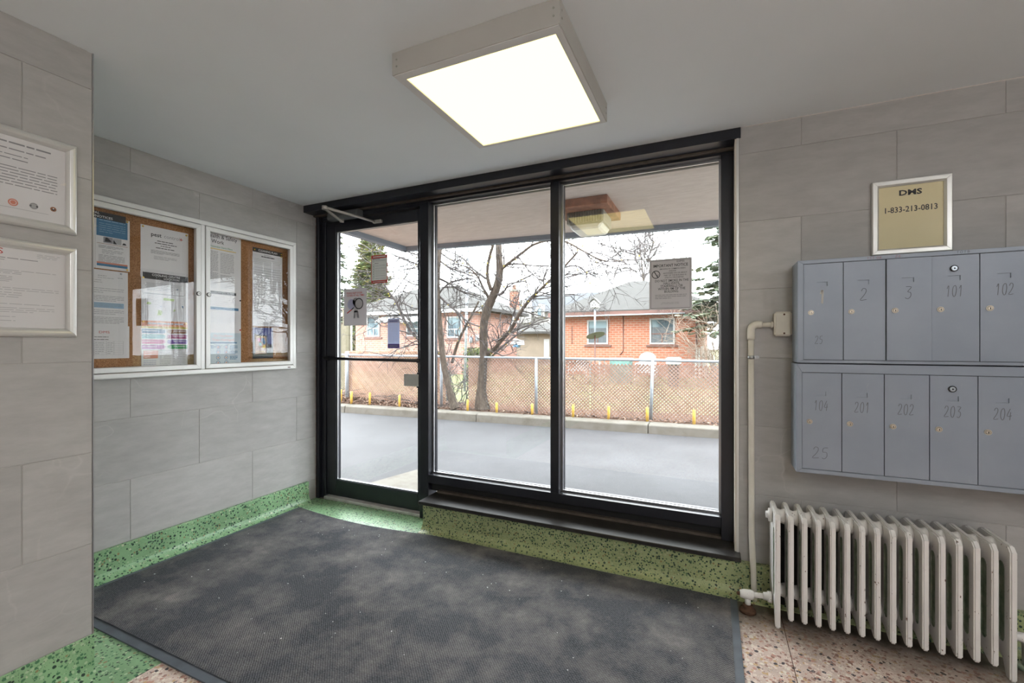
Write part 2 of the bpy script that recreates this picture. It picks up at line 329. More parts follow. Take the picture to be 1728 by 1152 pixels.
# ------------------------------------------------------------------ mesh builder
class B:
    def __init__(s): s.v = []; s.f = []; s.m = []; s.sm = []
    def add(s, vs, fs, mi=0, smooth=False):
        o = len(s.v); s.v += [tuple(p) for p in vs]
        for f in fs: s.f.append([o+i for i in f]); s.m.append(mi); s.sm.append(smooth)
        return s
    def box(s, x0, x1, y0, y1, z0, z1, mi=0):
        v = [(x, y, z) for z in (z0, z1) for y in (y0, y1) for x in (x0, x1)]
        return s.add(v, [(0, 2, 3, 1), (4, 5, 7, 6), (0, 1, 5, 4), (2, 6, 7, 3), (0, 4, 6, 2), (1, 3, 7, 5)], mi)
    def obox(s, c, ax, ay, az, mi=0):
        c, ax, ay, az = map(Vector, (c, ax, ay, az))
        v = [c+ax*i+ay*j+az*k for k in (-1, 1) for j in (-1, 1) for i in (-1, 1)]
        return s.add(v, [(0, 2, 3, 1), (4, 5, 7, 6), (0, 1, 5, 4), (2, 6, 7, 3), (0, 4, 6, 2), (1, 3, 7, 5)], mi)
    def tube(s, pts, rad, n=8, mi=0, smooth=True, caps=True):
        pts = [Vector(p) for p in pts]; k = len(pts)
        if not hasattr(rad, '__len__'): rad = [rad]*k
        o = len(s.v); up = None
        for i, p in enumerate(pts):
            d = (pts[min(i+1, k-1)]-pts[max(i-1, 0)])
            if d.length < 1e-9: d = Vector((0, 0, 1))
            d.normalize()
            if up is None: up = Vector((0, 0, 1)) if abs(d.z) < .9 else Vector((1, 0, 0))
            a = d.cross(up)
            if a.length < 1e-6: a = d.orthogonal()
            a.normalize(); b_ = a.cross(d).normalized(); up = b_
            for j in range(n):
                t = 2*PI*j/n; s.v.append(tuple(p+(a*math.cos(t)+b_*math.sin(t))*rad[i]))
        for i in range(k-1):
            for j in range(n):
                j2 = (j+1) % n
                s.f.append([o+i*n+j, o+i*n+j2, o+(i+1)*n+j2, o+(i+1)*n+j]); s.m.append(mi); s.sm.append(smooth)
        if caps:
            s.f.append([o+j for j in range(n)][::-1]); s.m.append(mi); s.sm.append(False)
            s.f.append([o+(k-1)*n+j for j in range(n)]); s.m.append(mi); s.sm.append(False)
        return s
    def prism(s, poly, axis, a, b_, mi=0, smooth=False):
        """polygon in the plane across 'axis', pushed from a to b_"""
        n = len(poly)
        def P(q, t):
            return {'x': (t, q[0], q[1]), 'y': (q[0], t, q[1]), 'z': (q[0], q[1], t)}[axis]
        v = [P(q, a) for q in poly]+[P(q, b_) for q in poly]
        s.add(v, [list(range(n)), list(range(n, 2*n))[::-1]]+[(i, (i+1) % n, n+(i+1) % n, n+i) for i in range(n)], mi, smooth)
        return s
    def build(s, name, mats, parent=None, bevel=0, seg=1, kind=None):
        me = bpy.data.meshes.new(name); me.from_pydata(s.v, [], s.f)
        if isinstance(mats, str): mats = [mats]
        for mm in mats: me.materials.append(MATS[mm])
        me.polygons.foreach_set('material_index', s.m); me.polygons.foreach_set('use_smooth', s.sm)
        bm = bmesh.new(); bm.from_mesh(me); bmesh.ops.recalc_face_normals(bm, faces=bm.faces)
        if bevel: bmesh.ops.bevel(bm, geom=[e for e in bm.edges if e.is_manifold and len(e.link_faces) == 2 and e.calc_face_angle(0) > .5], offset=bevel, segments=seg, affect='EDGES', clamp_overlap=True)
        bm.to_mesh(me); bm.free()
        o = link(name, me, parent)
        if kind: o['kind'] = kind
        return o
def link(name, data, parent=None):
    o = bpy.data.objects.new(name, data); COL.objects.link(o)
    if parent is not None: adopt(o, parent)
    return o
def world(o):
    m = Matrix.Translation(o.location)
    return m if o.parent is None else world(o.parent) @ o.matrix_parent_inverse @ m
def adopt(o, parent):
    o.parent = parent; o.matrix_parent_inverse = world(parent).inverted()
def tag(o, label, cat, group=None, kind=None):
    o['label'] = label; o['category'] = cat
    if group: o['group'] = group
    if kind: o['kind'] = kind
    return o
def thing(name, label, cat, loc, group=None, kind=None):
    o = bpy.data.objects.new(name, None); o.empty_display_size = .1; COL.objects.link(o); o.location = loc
    return tag(o, label, cat, group, kind)
def box(name, mat, parent, *a, bevel=0, seg=1):
    return B().box(*a).build(name, mat, parent, bevel, seg)
def copy_tree(o, delta, parent=None):
    c = o.copy(); COL.objects.link(c)
    if parent is not None: c.parent = parent
    else: c.location = o.location+Vector(delta)
    for ch in o.children: copy_tree(ch, delta, c)
    return c
def smooth_pts(pts, k=4):
    pts = [Vector(p) for p in pts]; out = []
    for i in range(len(pts)-1):
        p0, p1, p2, p3 = pts[max(i-1, 0)], pts[i], pts[i+1], pts[min(i+2, len(pts)-1)]
        for j in range(k):
            t = j/k
            out.append(.5*((2*p1)+(p2-p0)*t+(2*p0-5*p1+4*p2-p3)*t*t+(3*p1-p0-3*p2+p3)*t**3))
    return out+[pts[-1]]
def text_obj(s, size, mat, parent, M4, align='LEFT', bold=0, xs=1.0, name='lettering'):
    cu = bpy.data.curves.new(name, 'FONT'); cu.body = s; cu.size = size; cu.align_x = align; cu.align_y = 'CENTER'
    cu.offset = bold*size; cu.resolution_u = 2; cu.materials.append(MATS[mat])
    o = link(name, cu)
    o.matrix_world = M4 @ Matrix.Diagonal((xs, 1, 1, 1))
    o.parent = parent; o.matrix_parent_inverse = world(parent).inverted()
    return o

class Sheet:
    """a flat printed sheet on a wall plane; s runs along the reading direction, t upwards, both 0..1
    wall 'x': hangs on a plane x = base facing +x, s along +y; wall 'y': plane y = base facing -y, s along +x"""
    def __init__(self, wall, base, s0, s1, z0, z1, root, mat='paper_white', thick=.0006, name='sheet', paper=True):
        self.w, self.b, self.s0, self.s1, self.z0, self.z1, self.root = wall, base, s0, s1, z0, z1, root
        self.th = thick; self.W = s1-s0; self.H = z1-z0
        if paper:
            bb = B(); self._quad(bb, 0, 0, 1, 1, 0, thick); bb.build(name, mat, root)
    def P(self, s, t, d):
        a = self.s0+s*self.W; z = self.z0+t*self.H
        return (self.b+d, a, z) if self.w == 'x' else (a, self.b-d, z)
    def _quad(self, bb, s0, t0, s1, t1, d0, d1, mi=0):
        v = [self.P(s, t, d) for d in (d0, d1) for t in (t0, t1) for s in (s0, s1)]
        bb.add(v, [(0, 2, 3, 1), (4, 5, 7, 6), (0, 1, 5, 4), (2, 6, 7, 3), (0, 4, 6, 2), (1, 3, 7, 5)], mi)
    def rect(self, s0, t0, s1, t1, mat, name='print_block', lift=1):
        bb = B(); self._quad(bb, s0, t0, s1, t1, self.th, self.th+.0003*lift); return bb.build(name, mat, self.root)
    def lines(self, spec, mat='ink_grey', name='fine_print', lift=2, seed=0):
        """spec: list of (s0, s1, t_top, t_bottom, count, height fraction); broken dashes like distant text"""
        r = random.Random(seed); bb = B()
        for s0, s1, ta, tb, n, h in spec:
            for i in range(n):
                t = ta+(tb-ta)*(i/max(1, n-1)) if n > 1 else ta
                x = s0; end = s1 if i < n-1 or n < 3 else s0+(s1-s0)*r.uniform(.4, .9)
                while x < end-.01:
                    wl = r.uniform(.04, .12)*(1 if (s1-s0) > .3 else .6); e = min(end, x+wl)
                    self._quad(bb, x, t-h/2, e, t+h/2, self.th, self.th+.0002*lift); x = e+.012
        return bb.build(name, mat, self.root)
    def rings(self, spec, mat, name='printed_circle', lift=2):
        """spec: list of (s, t, radius in metres, filled)"""
        bb = B()
        for s, t, r_, fill in spec:
            n = 20; d = self.th+.0002*lift
            if fill:
                vs = [self.P(s+r_*math.cos(2*PI*i/n)/self.W, t+r_*math.sin(2*PI*i/n)/self.H, d) for i in range(n)]
                bb.add(vs, [list(range(n))])
            else:
                vs = [self.P(s+q*r_*math.cos(2*PI*i/n)/self.W, t+q*r_*math.sin(2*PI*i/n)/self.H, d) for q in (1, .82) for i in range(n)]
                bb.add(vs, [(i, (i+1) % n, n+(i+1) % n, n+i) for i in range(n)])
        return bb.build(name, mat, self.root)
    def poly(self, pts, mat, name='print_shape', lift=2):
        bb = B(); d = self.th+.0002*lift; bb.add([self.P(s, t, d) for s, t in pts], [list(range(len(pts)))]); return bb.build(name, mat, self.root)
    def text(self, s, t, size, body, mat='ink_black', align='LEFT', bold=0, xs=1.0, lift=3):
        p = Vector(self.P(s, t, self.th+.0002*lift))
        if self.w == 'x': R = Matrix(((0, 0, 1), (1, 0, 0), (0, 1, 0)))
        else: R = Matrix(((1, 0, 0), (0, 0, -1), (0, 1, 0)))
        return text_obj(body, size, mat, self.root, Matrix.Translation(p) @ R.to_4x4(), align, bold, xs)
    def pin(self, s, t, mat='brass_pin', r=.005):
        bb = B(); p = Vector(self.P(s, t, self.th)); q = Vector(self.P(s, t, self.th+.003)); e = Vector(self.P(s, t, self.th+.007))
        bb.tube([p, q, q, e], [r*.35, r*.4, r, r*.75], 8); return bb.build('pushpin', mat, self.root)

def frame_bars(bb, wall, base, s0, s1, z0, z1, wd, d0, d1, prof=None):
    """mitred picture-frame: four bars whose section is 'prof' [(across 0..1, depth 0..1)]"""
    prof = prof or [(0, 0), (0, .75), (.12, 1), (.75, 1), (1, .55), (1, 0)]
    def P(s, z, d): return (base+d, s, z) if wall == 'x' else (s, base-d, z)
    n = len(prof)
    ring = []
    for (c0, c1, sx, sz) in ((s0, z0, 1, 1), (s1, z0, -1, 1), (s1, z1, -1, -1), (s0, z1, 1, -1)):
        ring.append([P(c0+sx*wd*a, c1+sz*wd*a, d0+(d1-d0)*d) for a, d in prof])
    for k in range(4):
        A, C = ring[k], ring[(k+1) % 4]
        bb.add(A+C, [(i, (i+1) % n, n+(i+1) % n, n+i) for i in range(n)]+[list(range(n)), list(range(n, 2*n))])
    return bb

STROKES = {
 '0': [[(.5, 1), (.2, .8), (.15, .3), (.4, 0), (.7, .1), (.85, .6), (.7, .95), (.5, 1)]],
 '1': [[(.25, .72), (.55, 1), (.5, 0)]],
 '2': [[(.15, .78), (.35, 1), (.7, .95), (.75, .7), (.45, .35), (.1, .02), (.9, .06)]],
 '3': [[(.15, .98), (.8, .95), (.4, .58), (.75, .5), (.8, .2), (.5, 0), (.15, .08)]],
 '4': [[(.6, 1), (.1, .35), (.9, .4)], [(.7, .7), (.6, 0)]],
 '5': [[(.8, 1), (.25, .95), (.2, .6), (.65, .58), (.75, .25), (.45, 0), (.15, .08)]],
 '6': [[(.75, 1), (.3, .6), (.2, .2), (.5, 0), (.8, .2), (.6, .45), (.25, .35)]],
 '8': [[(.5, .52), (.2, .75), (.5, 1), (.8, .75), (.5, .52), (.15, .22), (.5, 0), (.85, .25), (.5, .52)]],
 'B': [[(.2, 0), (.2, 1), (.65, .9), (.6, .6), (.2, .52), (.75, .4), (.7, .08), (.2, 0)]],
 'S': [[(.8, .9), (.4, 1), (.2, .75), (.7, .4), (.6, .05), (.15, .1)]],
 'T': [[(.1, 1), (.9, 1)], [(.5, 1), (.5, 0)]],
}
def handwriting(body, x0, z0, hgt, wid, y, wr, mat, parent, slant=.12):
    """pen strokes on a face looking towards -y"""
    bb = B(); x = x0
    for ch in body:
        if ch == ' ': x += wid*.7; continue
        for st in STROKES[ch]:
            pts = [Vector((x+wid*(a+slant*b_), 0, z0+hgt*b_)) for a, b_ in st]
            pts = [p for p in smooth_pts(pts, 3)]
            L, R = [], []
            for i, p in enumerate(pts):
                d = pts[min(i+1, len(pts)-1)]-pts[max(i-1, 0)]; d.normalize(); nrm = Vector((-d.z, 0, d.x))*wr
                L.append((p.x+nrm.x, y, p.z+nrm.z)); R.append((p.x-nrm.x, y, p.z-nrm.z))
            k = len(pts); bb.add(L+R, [(i, i+1, k+i+1, k+i) for i in range(k-1)])
        x += wid*1.15
    return bb.build('handwritten_number', mat, parent)

# ------------------------------------------------------------------ room shell
XL, XP, YP, YW, ZC = -2.813, -2.03, .832, 2.4, 2.234
ROWS = [.152, .477, .802, 1.127, 1.452, 1.777, 2.102, ZC]
TW = .684
TILE_CACHE = {}
def tile(parent, wall, plane, s0, s1, z0, z1):
    g = .0009; wd, h = s1-s0-2*g, z1-z0-2*g
    if wd < .004 or h < .004: return
    key = (wall, round(wd, 3), round(h, 3))
    if key not in TILE_CACHE:
        bb = B()
        if wall == 'x': bb.box(-.0075, 0, -wd/2, wd/2, -h/2, h/2)
        else: bb.box(-wd/2, wd/2, 0, .0075, -h/2, h/2)
        o = bb.build('tile', 'stone_tile', parent, .0012); TILE_CACHE[key] = o.data
    else: o = link('tile', TILE_CACHE[key], parent)
    c, z = (s0+s1)/2, (z0+z1)/2
    o.location = ((plane, c, z) if wall == 'x' else (c, plane, z))
    # parents are at the origin, so the local location is the place in the room
def tiled(parent, wall, plane, a, b_, anchor_even, anchor_odd, z_lo=None):
    for i in range(7):
        z0, z1 = ROWS[i], ROWS[i+1]
        anchor = anchor_even if i % 2 == 0 else anchor_odd
        k = math.floor((a-anchor)/TW); x = anchor+k*TW
        while x < b_-.002:
            tile(parent, wall, plane, max(a, x), min(b_, x+TW), z0, z1); x += TW
def structure(name, bb, mat, label, cat, bevel=0):
    o = bb.build(name, mat, None, bevel) if bb else None
    return tag(o, label, cat, None, 'structure')

wl = structure('wall_left', B().box(XL-.16, XL-.0022, YP, 2.51, 0, ZC), 'grout', 'grey stone tiled wall behind the glazed notice cabinet', 'wall')
tiled(wl, 'x', XL, YP, 2.51, 1.305, 1.651)
tile(wl, 'x', XL, 2.425, 2.51, 0, .152)
wp = structure('wall_pillar', B().box(XL-.16, XP-.0022, -2.7, YP-.004, 0, ZC), 'grout', 'projecting tiled wall corner carrying the two silver framed letters', 'wall')
tiled(wp, 'x', XP, -2.7, YP-.004, .304-TW, .650)
box('corner_trim', 'bare_aluminium', wp, XP-.012, XP+.001, YP-.004, YP, .152, ZC)
wf = structure('wall_front', B().box(.1, 2.5, YW+.0022, 2.62, 0, ZC), 'grout', 'grey stone tiled wall behind the mailboxes and the radiator', 'wall')
tiled(wf, 'y', YW, .112, 2.32, .366, .711-TW)
box('edge_trim', 'snap_frame_silver', wf, .101, .1115, YW-.003, YW+.02, .152, ZC-.02)
box('reveal_panel', 'cream_paint', wf, .094, .101, YW+.002, 2.53, .19, 2.183)
wr = structure('wall_right', B().box(2.32, 2.5, -2.7, YW+.006, 0, ZC), 'grout', 'plain wall closing the lobby past the mailboxes', 'wall')
wb = structure('wall_back', B().box(XP-.006, 2.5, -2.86, -2.7, 0, ZC), 'grout', 'plain lobby wall facing the entrance glazing', 'wall')
structure('ceiling', B().box(XL-.16, 2.5, -2.86, YW, ZC, ZC+.14), 'ceiling_paint', 'flat pale grey painted lobby ceiling', 'ceiling')
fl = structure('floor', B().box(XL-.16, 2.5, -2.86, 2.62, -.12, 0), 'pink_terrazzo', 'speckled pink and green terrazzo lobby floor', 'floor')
for x0, x1, y0, y1 in ((XP, -1.88, -2.7, YP), (XL, -1.88, YP, 1.0), (XL, -2.64, 1.0, 2.51), (-2.64, -1.70, 2.15, 2.58)):
    box('green_border', 'green_terrazzo', fl, x0, x1, y0, y1, 0, .0012)
box('divider_strip', 'rusty_iron', fl, .268, .2705, -2.7, 2.26, 0, .0008)

def cove(wall_c, sgn, h, out=.024):
    """section of a coved terrazzo skirting: (across, height)"""
    pts = [(0, h), (out-.003, h), (out, h-.003), (out, .055)]
    for i in range(1, 7):
        t = i/6*PI/2; pts.append((out+.05*(1-math.cos(t)), .055-.052*math.sin(t)))
    pts += [(out+.055, 0), (0, 0)]
    return [(wall_c+sgn*a, z) for a, z in pts]
o = B().prism([(x, z) for x, z in cove(XL, 1, .152)], 'y', YP, 2.425).build('baseboard_left', 'green_terrazzo', None); tag(o, 'green terrazzo skirting along the tiled wall beside the black mat', 'skirting', None, 'structure')
o = B().prism([(x, z) for x, z in cove(XP, 1, .152, .004)], 'y', -2.7, YP).build('baseboard_pillar', 'green_terrazzo', None); tag(o, 'green terrazzo skirting at the foot of the projecting wall corner', 'skirting', None, 'structure')
bb = B(); pr_ = [(z, y) for y, z in cove(YW, -1, .168, .036)]
pr_ = [(y, z) for z, y in pr_]
pr_[0] = (2.56, .168); pr_[-1] = (2.56, 0)
bb.prism(pr_, 'x', -1.703, .1)
bb.prism([(y, z) for y, z in cove(YW, -1, .154, .036)], 'x', .1, 2.32)
o = bb.build('baseboard_front', 'stained_terrazzo', None); tag(o, 'green terrazzo step and skirting under the big windows', 'skirting', None, 'structure')
o = B().box(-1.718, .118, 2.332, 2.565, .1685, .19).build('trim_1', 'black_slate', None, .003); tag(o, 'worn black slate sill slab on the green terrazzo step', 'sill', None, 'structure')
box('sealant_bead', 'brown_caulk', o, -1.70, .09, 2.52, 2.55, .19, .203)
# header over the whole opening
hd = structure('trim_2', B().box(XL, .119, YW-.004, 2.62, 2.183, 2.36), 'black_frame_paint', 'black painted header along the ceiling over door and windows', 'header')
box('sealant_bead', 'brown_caulk', hd, XL, .094, 2.486, 2.512, 2.172, 2.1835)

# ------------------------------------------------------------------ window wall and door
FY0, FY1 = 2.51, 2.61
wn = thing('window_1', 'two tall black framed panes beside the entrance door', 'window', (-.87, 2.56, .19), None, 'structure')
def bar(name, x0, x1, z0, z1, y0=FY0, y1=FY1, mat='black_frame_paint', parent=None, bevel=.002):
    return box(name, mat, parent or wn, x0, x1, y0, y1, z0, z1, bevel=bevel)
bar('head_frame', XL+.07, .094, 2.158, 2.1828)
bar('head_frame', XL+.07, -1.836, 2.138, 2.158)
bar('jamb_frame', .036, .094, .19, 2.158)
bar('mullion', -1.836, -1.764, 0, 2.158)
bar('mullion', -.888, -.836, .305, 2.158)
bar('sill_rail', -1.764, .036, .25, .305)
bar('sub_frame', -1.764, .036, .19, .25, 2.55, 2.60, 'dark_recess')
bar('jamb_frame', XL, XL+.03, 0, 2.1828, 2.51, 2.62)
bar('jamb_frame', XL+.03, XL+.075, 0, 2.14, 2.535, 2.62)
GY = 2.575
for x0, x1 in ((-1.764, -.888), (-.836, .036)):
    b_ = .011
    for a in ((x0, x1, .305, .305+b_), (x0, x1, 2.158-b_, 2.158), (x0, x0+b_, .305+b_, 2.158-b_), (x1-b_, x1, .305+b_, 2.158-b_)):
        box('glazing_bead', 'bare_aluminium', wn, a[0], a[1], GY-.016, GY-.002, a[2], a[3])
        box('outer_bead', 'black_frame_paint', wn, a[0], a[1], GY+.008, GY+.03, a[2], a[3])
    box('glass_pane', 'window_glass', wn, x0+.002, x1-.002, GY, GY+.006, .307, 2.156)
dr = thing('door_1', 'black framed glass entrance door with a mid push bar', 'door', (-2.3, 2.57, 0), None, 'structure')
DX0, DX1 = -2.737, -1.848
bar('door_stile', DX0, DX0+.093, .03, 2.134, 2.545, 2.60, parent=dr)
bar('door_stile', DX1-.03, DX1, .03, 2.134, 2.545, 2.60, parent=dr)
bar('door_rail', DX0+.093, DX1-.03, 2.055, 2.134, 2.545, 2.60, parent=dr)
bar('door_rail', DX0+.093, DX1-.03, .03, .152, 2.545, 2.60, parent=dr)
gx0, gx1 = DX0+.093, DX1-.03
for a in ((gx0, gx1, .152, .159), (gx0, gx1, 2.050, 2.055), (gx0, gx0+.009, .159, 2.05), (gx1-.004, gx1, .159, 2.05)):
    box('glazing_bead', 'bare_aluminium', dr, a[0], a[1], 2.556, 2.566, a[2], a[3])
box('glass_pane', 'window_glass', dr, gx0, gx1, 2.568, 2.574, .152, 2.055)
o = B().tube([(DX0-.012, 2.525, 1.083), (DX1+.004, 2.525, 1.078)], .0115, 10).build('push_bar', 'black_frame_paint', dr)
box('push_bar_bracket', 'black_frame_paint', dr, DX0-.006, DX0+.03, 2.53, 2.546, 1.066, 1.1)
box('push_bar_bracket', 'black_frame_paint', dr, DX1-.026, DX1, 2.53, 2.546, 1.06, 1.094)
pl = box('latch_plate', 'door_plate', dr, -1.982, -1.858, 2.526, 2.532, .899, .983, bevel=.002)
box('latch_case', 'black_frame_paint', dr, -1.876, -1.850, 2.532, 2.546, .888, .994)
box('threshold_strip', 'grey_threshold', dr, XL+.075, -1.836, 2.515, 2.60, 0, .022, bevel=.004)

dc = thing('door_closer', 'grey door closer with folding arm above the entrance door', 'door closer', (-2.48, 2.5, 2.15))
B().prism([(2.510, 2.118), (2.452, 2.118), (2.444, 2.132), (2.452, 2.172), (2.510, 2.172)], 'x', -2.63, -2.335).build('closer_body', 'closer_body', dc, .004)
E_ = (-2.385, 2.2, 2.112)
B().tube([(-2.51, 2.475, 2.118), (-2.51, 2.475, 2.096)], .016, 12).build('spindle', 'arm_silver', dc)
B().obox(((-2.51-2.385)/2, (2.475+2.2)/2, 2.104), Vector((.125, -.275, .004))*.5, Vector((.275, .125, 0)).normalized()*.011, (0, 0, .005)).build('main_arm', 'arm_silver', dc, .002)
B().tube([E_, (-2.31, 2.37, 2.098), (-2.245, 2.525, 2.082)], [.011, .009, .008], 8).build('fore_arm', 'arm_silver', dc)
B().tube([(-2.385, 2.2, 2.098), (-2.385, 2.2, 2.122)], .018, 12).build('elbow_joint', 'arm_silver', dc)
box('arm_shoe', 'arm_silver', dc, -2.262, -2.185, 2.522, 2.546, 2.072, 2.094, bevel=.003)

# ------------------------------------------------------------------ ceiling light
LX0, LX1, LY0, LY1, LZ = -1.05, -.42, 1.272, 1.922, 2.154
cl = thing('ceiling_light', 'square boxed ceiling light panel, lit, in front of the windows', 'ceiling light', ((LX0+LX1)/2, (LY0+LY1)/2, ZC), 'boxed ceiling lights')
bb = B()
for a in ((LX0, LX1, LY0, LY0+.012), (LX0, LX1, LY1-.012, LY1), (LX0, LX0+.012, LY0+.012, LY1-.012), (LX1-.012, LX1, LY0+.012, LY1-.012)):
    bb.box(*a, LZ, ZC)
bb.build('housing', 'fixture_paint', cl, .001)
bb = B(); k = .036
for a in ((LX0+.004, LX1-.004, LY0+.004, LY0+k), (LX0+.004, LX1-.004, LY1-k*.6, LY1-.004), (LX0+.004, LX0+k, LY0+k, LY1-k*.6), (LX1-k*.7, LX1-.004, LY0+k, LY1-k*.6)):
    bb.box(*a, LZ-.003, LZ+.004)
plain('fixture_lip', (.66, .655, .65), .5, var=.02)
bb.build('trim_frame', 'fixture_lip', cl)
box('diffuser', 'lit_diffuser', cl, LX0+k, LX1-k*.7, LY0+k, LY1-k*.6, LZ+.001, LZ+.006)
for x in (LX0+.02, LX1-.02):
    for z in (LZ+.028, LZ+.052): B().tube([(x, LY0-.0015, z), (x, LY0+.001, z)], .0035, 8).build('screw', 'fixture_metal', cl)
for y in (LY0+.02, LY1-.02):
    for z in (LZ+.028, LZ+.052): B().tube([(LX1+.0015, y, z), (LX1-.001, y, z)], .0035, 8).build('screw', 'fixture_metal', cl)
def fill_dome(x, y, label):  # unseen ceiling lamp added to brighten the room
    t = thing('fill_dome', label, 'ceiling light', (x, y, ZC), 'fill lights added out of view')
    B().tube([(x, y, ZC), (x, y, ZC-.03)], .235, 32).build('base_ring', 'fixture_paint', t, .003)
    k = 8; pts = [(x, y, ZC-.03-.11*math.sin(PI/2*i/k)) for i in range(k+1)]
    B().tube(pts, [max(.004, .22*math.cos(PI/2*i/k)) for i in range(k+1)], 28).build('glass_dome', 'fill_emitter', t)
fill_dome(.75, -.95, 'added round fill light on the unseen lobby ceiling past the mat')
fill_dome(2.05, -.25, 'added round fill light, out of view by the plain side wall')
fill_dome(.9, -2.1, 'added round fill light, out of view at the back of the lobby')

# ------------------------------------------------------------------ mat
mt = thing('entrance_mat', 'large worn black entrance mat on the terrazzo floor', 'mat', (-1.3, 1.6, .0012))
MX0, MX1, MY0, MY1 = -2.745, .10, .97, 2.302
n = 40
def mat_edge(x):
    return MY1-.05*math.sin(min(1, max(0, (x-MX0)/1.15))*PI) if x < MX0+1.15 else MY1
bb = B(); vs_ = []
for i in range(n+1):
    x = MX0+.03+(MX1-.06-MX0)*i/n
    for j in range(13):
        y = MY0+.035+(mat_edge(x)-.008-MY0-.035)*j/12
        vs_.append((x, y, .0105+.0012*math.sin(x*5+j*.6)))
fs_ = [(i*13+j, (i+1)*13+j, (i+1)*13+j+1, i*13+j+1) for i in range(n) for j in range(12)]
bb.add(vs_, fs_, 0, True); bb.build('carpet_pile', 'mat_pile', mt)
bb = B()
bot = [(MX0, MY0)]+[(MX1, MY0), (MX1, MY1)]+[(MX1-(MX1-MX0)*i/n, mat_edge(MX1-(MX1-MX0)*i/n)) for i in range(1, n+1)]
bb.prism(bot, 'z', .0012, .0075); bb.build('rubber_border', 'mat_rubber', mt)
r = random.Random(5); bb = B()
for _ in range(70):
    x, y = r.uniform(MX0+.1, MX1-.1), r.uniform(MY0+.1, MY1-.1); a = r.uniform(0, PI); s = r.uniform(.0010, .0028)
    bb.obox((x, y, .0135), (s*math.cos(a), s*math.sin(a), 0), (-s*.6*math.sin(a), s*.6*math.cos(a), 0), (0, 0, .0008))
o = bb.build('crumbs', 'paper_white', None, kind='stuff'); tag(o, 'pale crumbs and lint scattered over the black mat', 'crumbs', None, 'stuff')

# ------------------------------------------------------------------ mailboxes
MY = 2.23
def mailbox_unit(name, x0, z0, z1, dz0, dz1, doors, label):
    t = thing(name, label, 'mailboxes', (x0+.5, YW, z0), 'stacked mailbox cabinets')
    x1 = x0+.022+.1405*7+.022
    bb = B()
    bb.prism([(x0+.008, YW-.001), (x0, YW-.03), (x0, MY+.012), (x1, MY+.012), (x1, YW-.001)], 'z', z0, z1)
    bb.build('cabinet_body', 'mailbox_paint', t, .002)
    bb = B(); wd = .0215; 
    zs = (z0, z1); e0, e1 = dz0-z0, z1-dz1
    y0, y1 = MY, MY+.012
    for q in ([(x0, z0), (x1, z0), (x1-wd, z0+e0), (x0+wd, z0+e0)], [(x0, z1), (x1, z1), (x1-wd, z1-e1), (x0+wd, z1-e1)],
              [(x0, z0), (x0+wd, z0+e0), (x0+wd, z1-e1), (x0, z1)], [(x1, z0), (x1-wd, z0+e0), (x1-wd, z1-e1), (x1, z1)]):
        bb.prism([(p[0], p[1]) for p in q], 'y', y0, y1)
    bb.build('face_frame', 'mailbox_paint', t, .0012)
    box('door_gap', 'dark_recess', t, x0+wd, x1-wd, MY+.0105, MY+.0125, dz0, dz1)
    for i, (num, extra, top, proud) in enumerate(doors):
        a = x0+wd+.1395*i; b2 = a+.1395
        nx, nz = a+.048, dz0+(dz1-dz0)*.762
        X4 = (a+.0012, nx, nx+.037, b2-.0016); Z4 = (dz0+.002, nz, nz+.018, dz1-.002); y_ = MY+.003-proud; yb = MY+.010
        bb = B(); gv = [(x, y_, z) for z in Z4 for x in X4]
        bb.add(gv, [(4*r_+c_, 4*r_+c_+1, 4*r_+c_+5, 4*r_+c_+4) for r_ in range(3) for c_ in range(3) if (r_, c_) != (1, 1)])
        hv = [gv[5], gv[6], gv[10], gv[9]]; bb.add(hv+[(x, y_+.0045, z) for x, _, z in hv], [(0, 1, 5, 4), (1, 2, 6, 5), (2, 3, 7, 6), (3, 0, 4, 7), (4, 5, 6, 7)])
        ov = [gv[0], gv[3], gv[15], gv[12]]; bb.add(ov+[(x, yb, z) for x, _, z in ov], [(0, 1, 5, 4), (1, 2, 6, 5), (2, 3, 7, 6), (3, 0, 4, 7), (4, 5, 6, 7)])
        d = bb.build('door', 'mailbox_paint', t)
        if proud: d['label'] = 'mailbox door standing slightly ajar'
        yf = MY+.003-proud
        lz = dz0+(dz1-dz0)*.492; lx = a+.027
        bb = B().tube([(lx, yf, lz), (lx, yf-.004, lz)], [.0105, .0105], 18, 0).tube([(lx, yf-.004, lz), (lx, yf-.006, lz)], [.0085, .006], 16, 0)
        bb.box(lx-.0011, lx+.0011, yf-.0068, yf-.005, lz-.0045, lz+.0025, 1)
        bb.build('lock', ['lock_metal', 'keyhole_dark'], d)
        if top:
            tx, tz = a+.066, dz1-.052
            bb = B().tube([(tx, yf, tz), (tx, yf-.004, tz)], [.0125, .0125], 18, 1).tube([(tx, yf-.004, tz), (tx, yf-.0065, tz)], [.0108, .008], 18, 0)
            bb.tube([(tx, yf-.006, tz), (tx, yf-.0072, tz)], .0028, 10, 1); bb.build('master_lock', ['lock_chrome', 'keyhole_dark'], d)
        if num:
            white = num == 'w1'
            s = num[1:] if white else num
            wdt = .0155 if len(s) > 1 else .026; hh = .042 if len(s) > 1 else .048
            if white: hh, wdt = .056, .022
            x = a+.0665-(1.15*len(s)-.15)*wdt/2
            handwriting(s, x, nz-(.020 if len(s) > 1 else .017)-hh, hh, wdt, yf-.0005, .0010 if not white else .0035, 'marker_white' if white else ('marker' if len(s) == 1 else 'marker_faint'), d, .12 if not white else .02)
        if extra == 'small': handwriting('25', a+.04, dz0+.068, .033, .0135, yf-.0005, .0009, 'marker_faint', d)
        if extra == 'large': handwriting('25', a+.034, dz0+.048, .047, .028, yf-.0005, .0010, 'marker_faint', d)
    return t
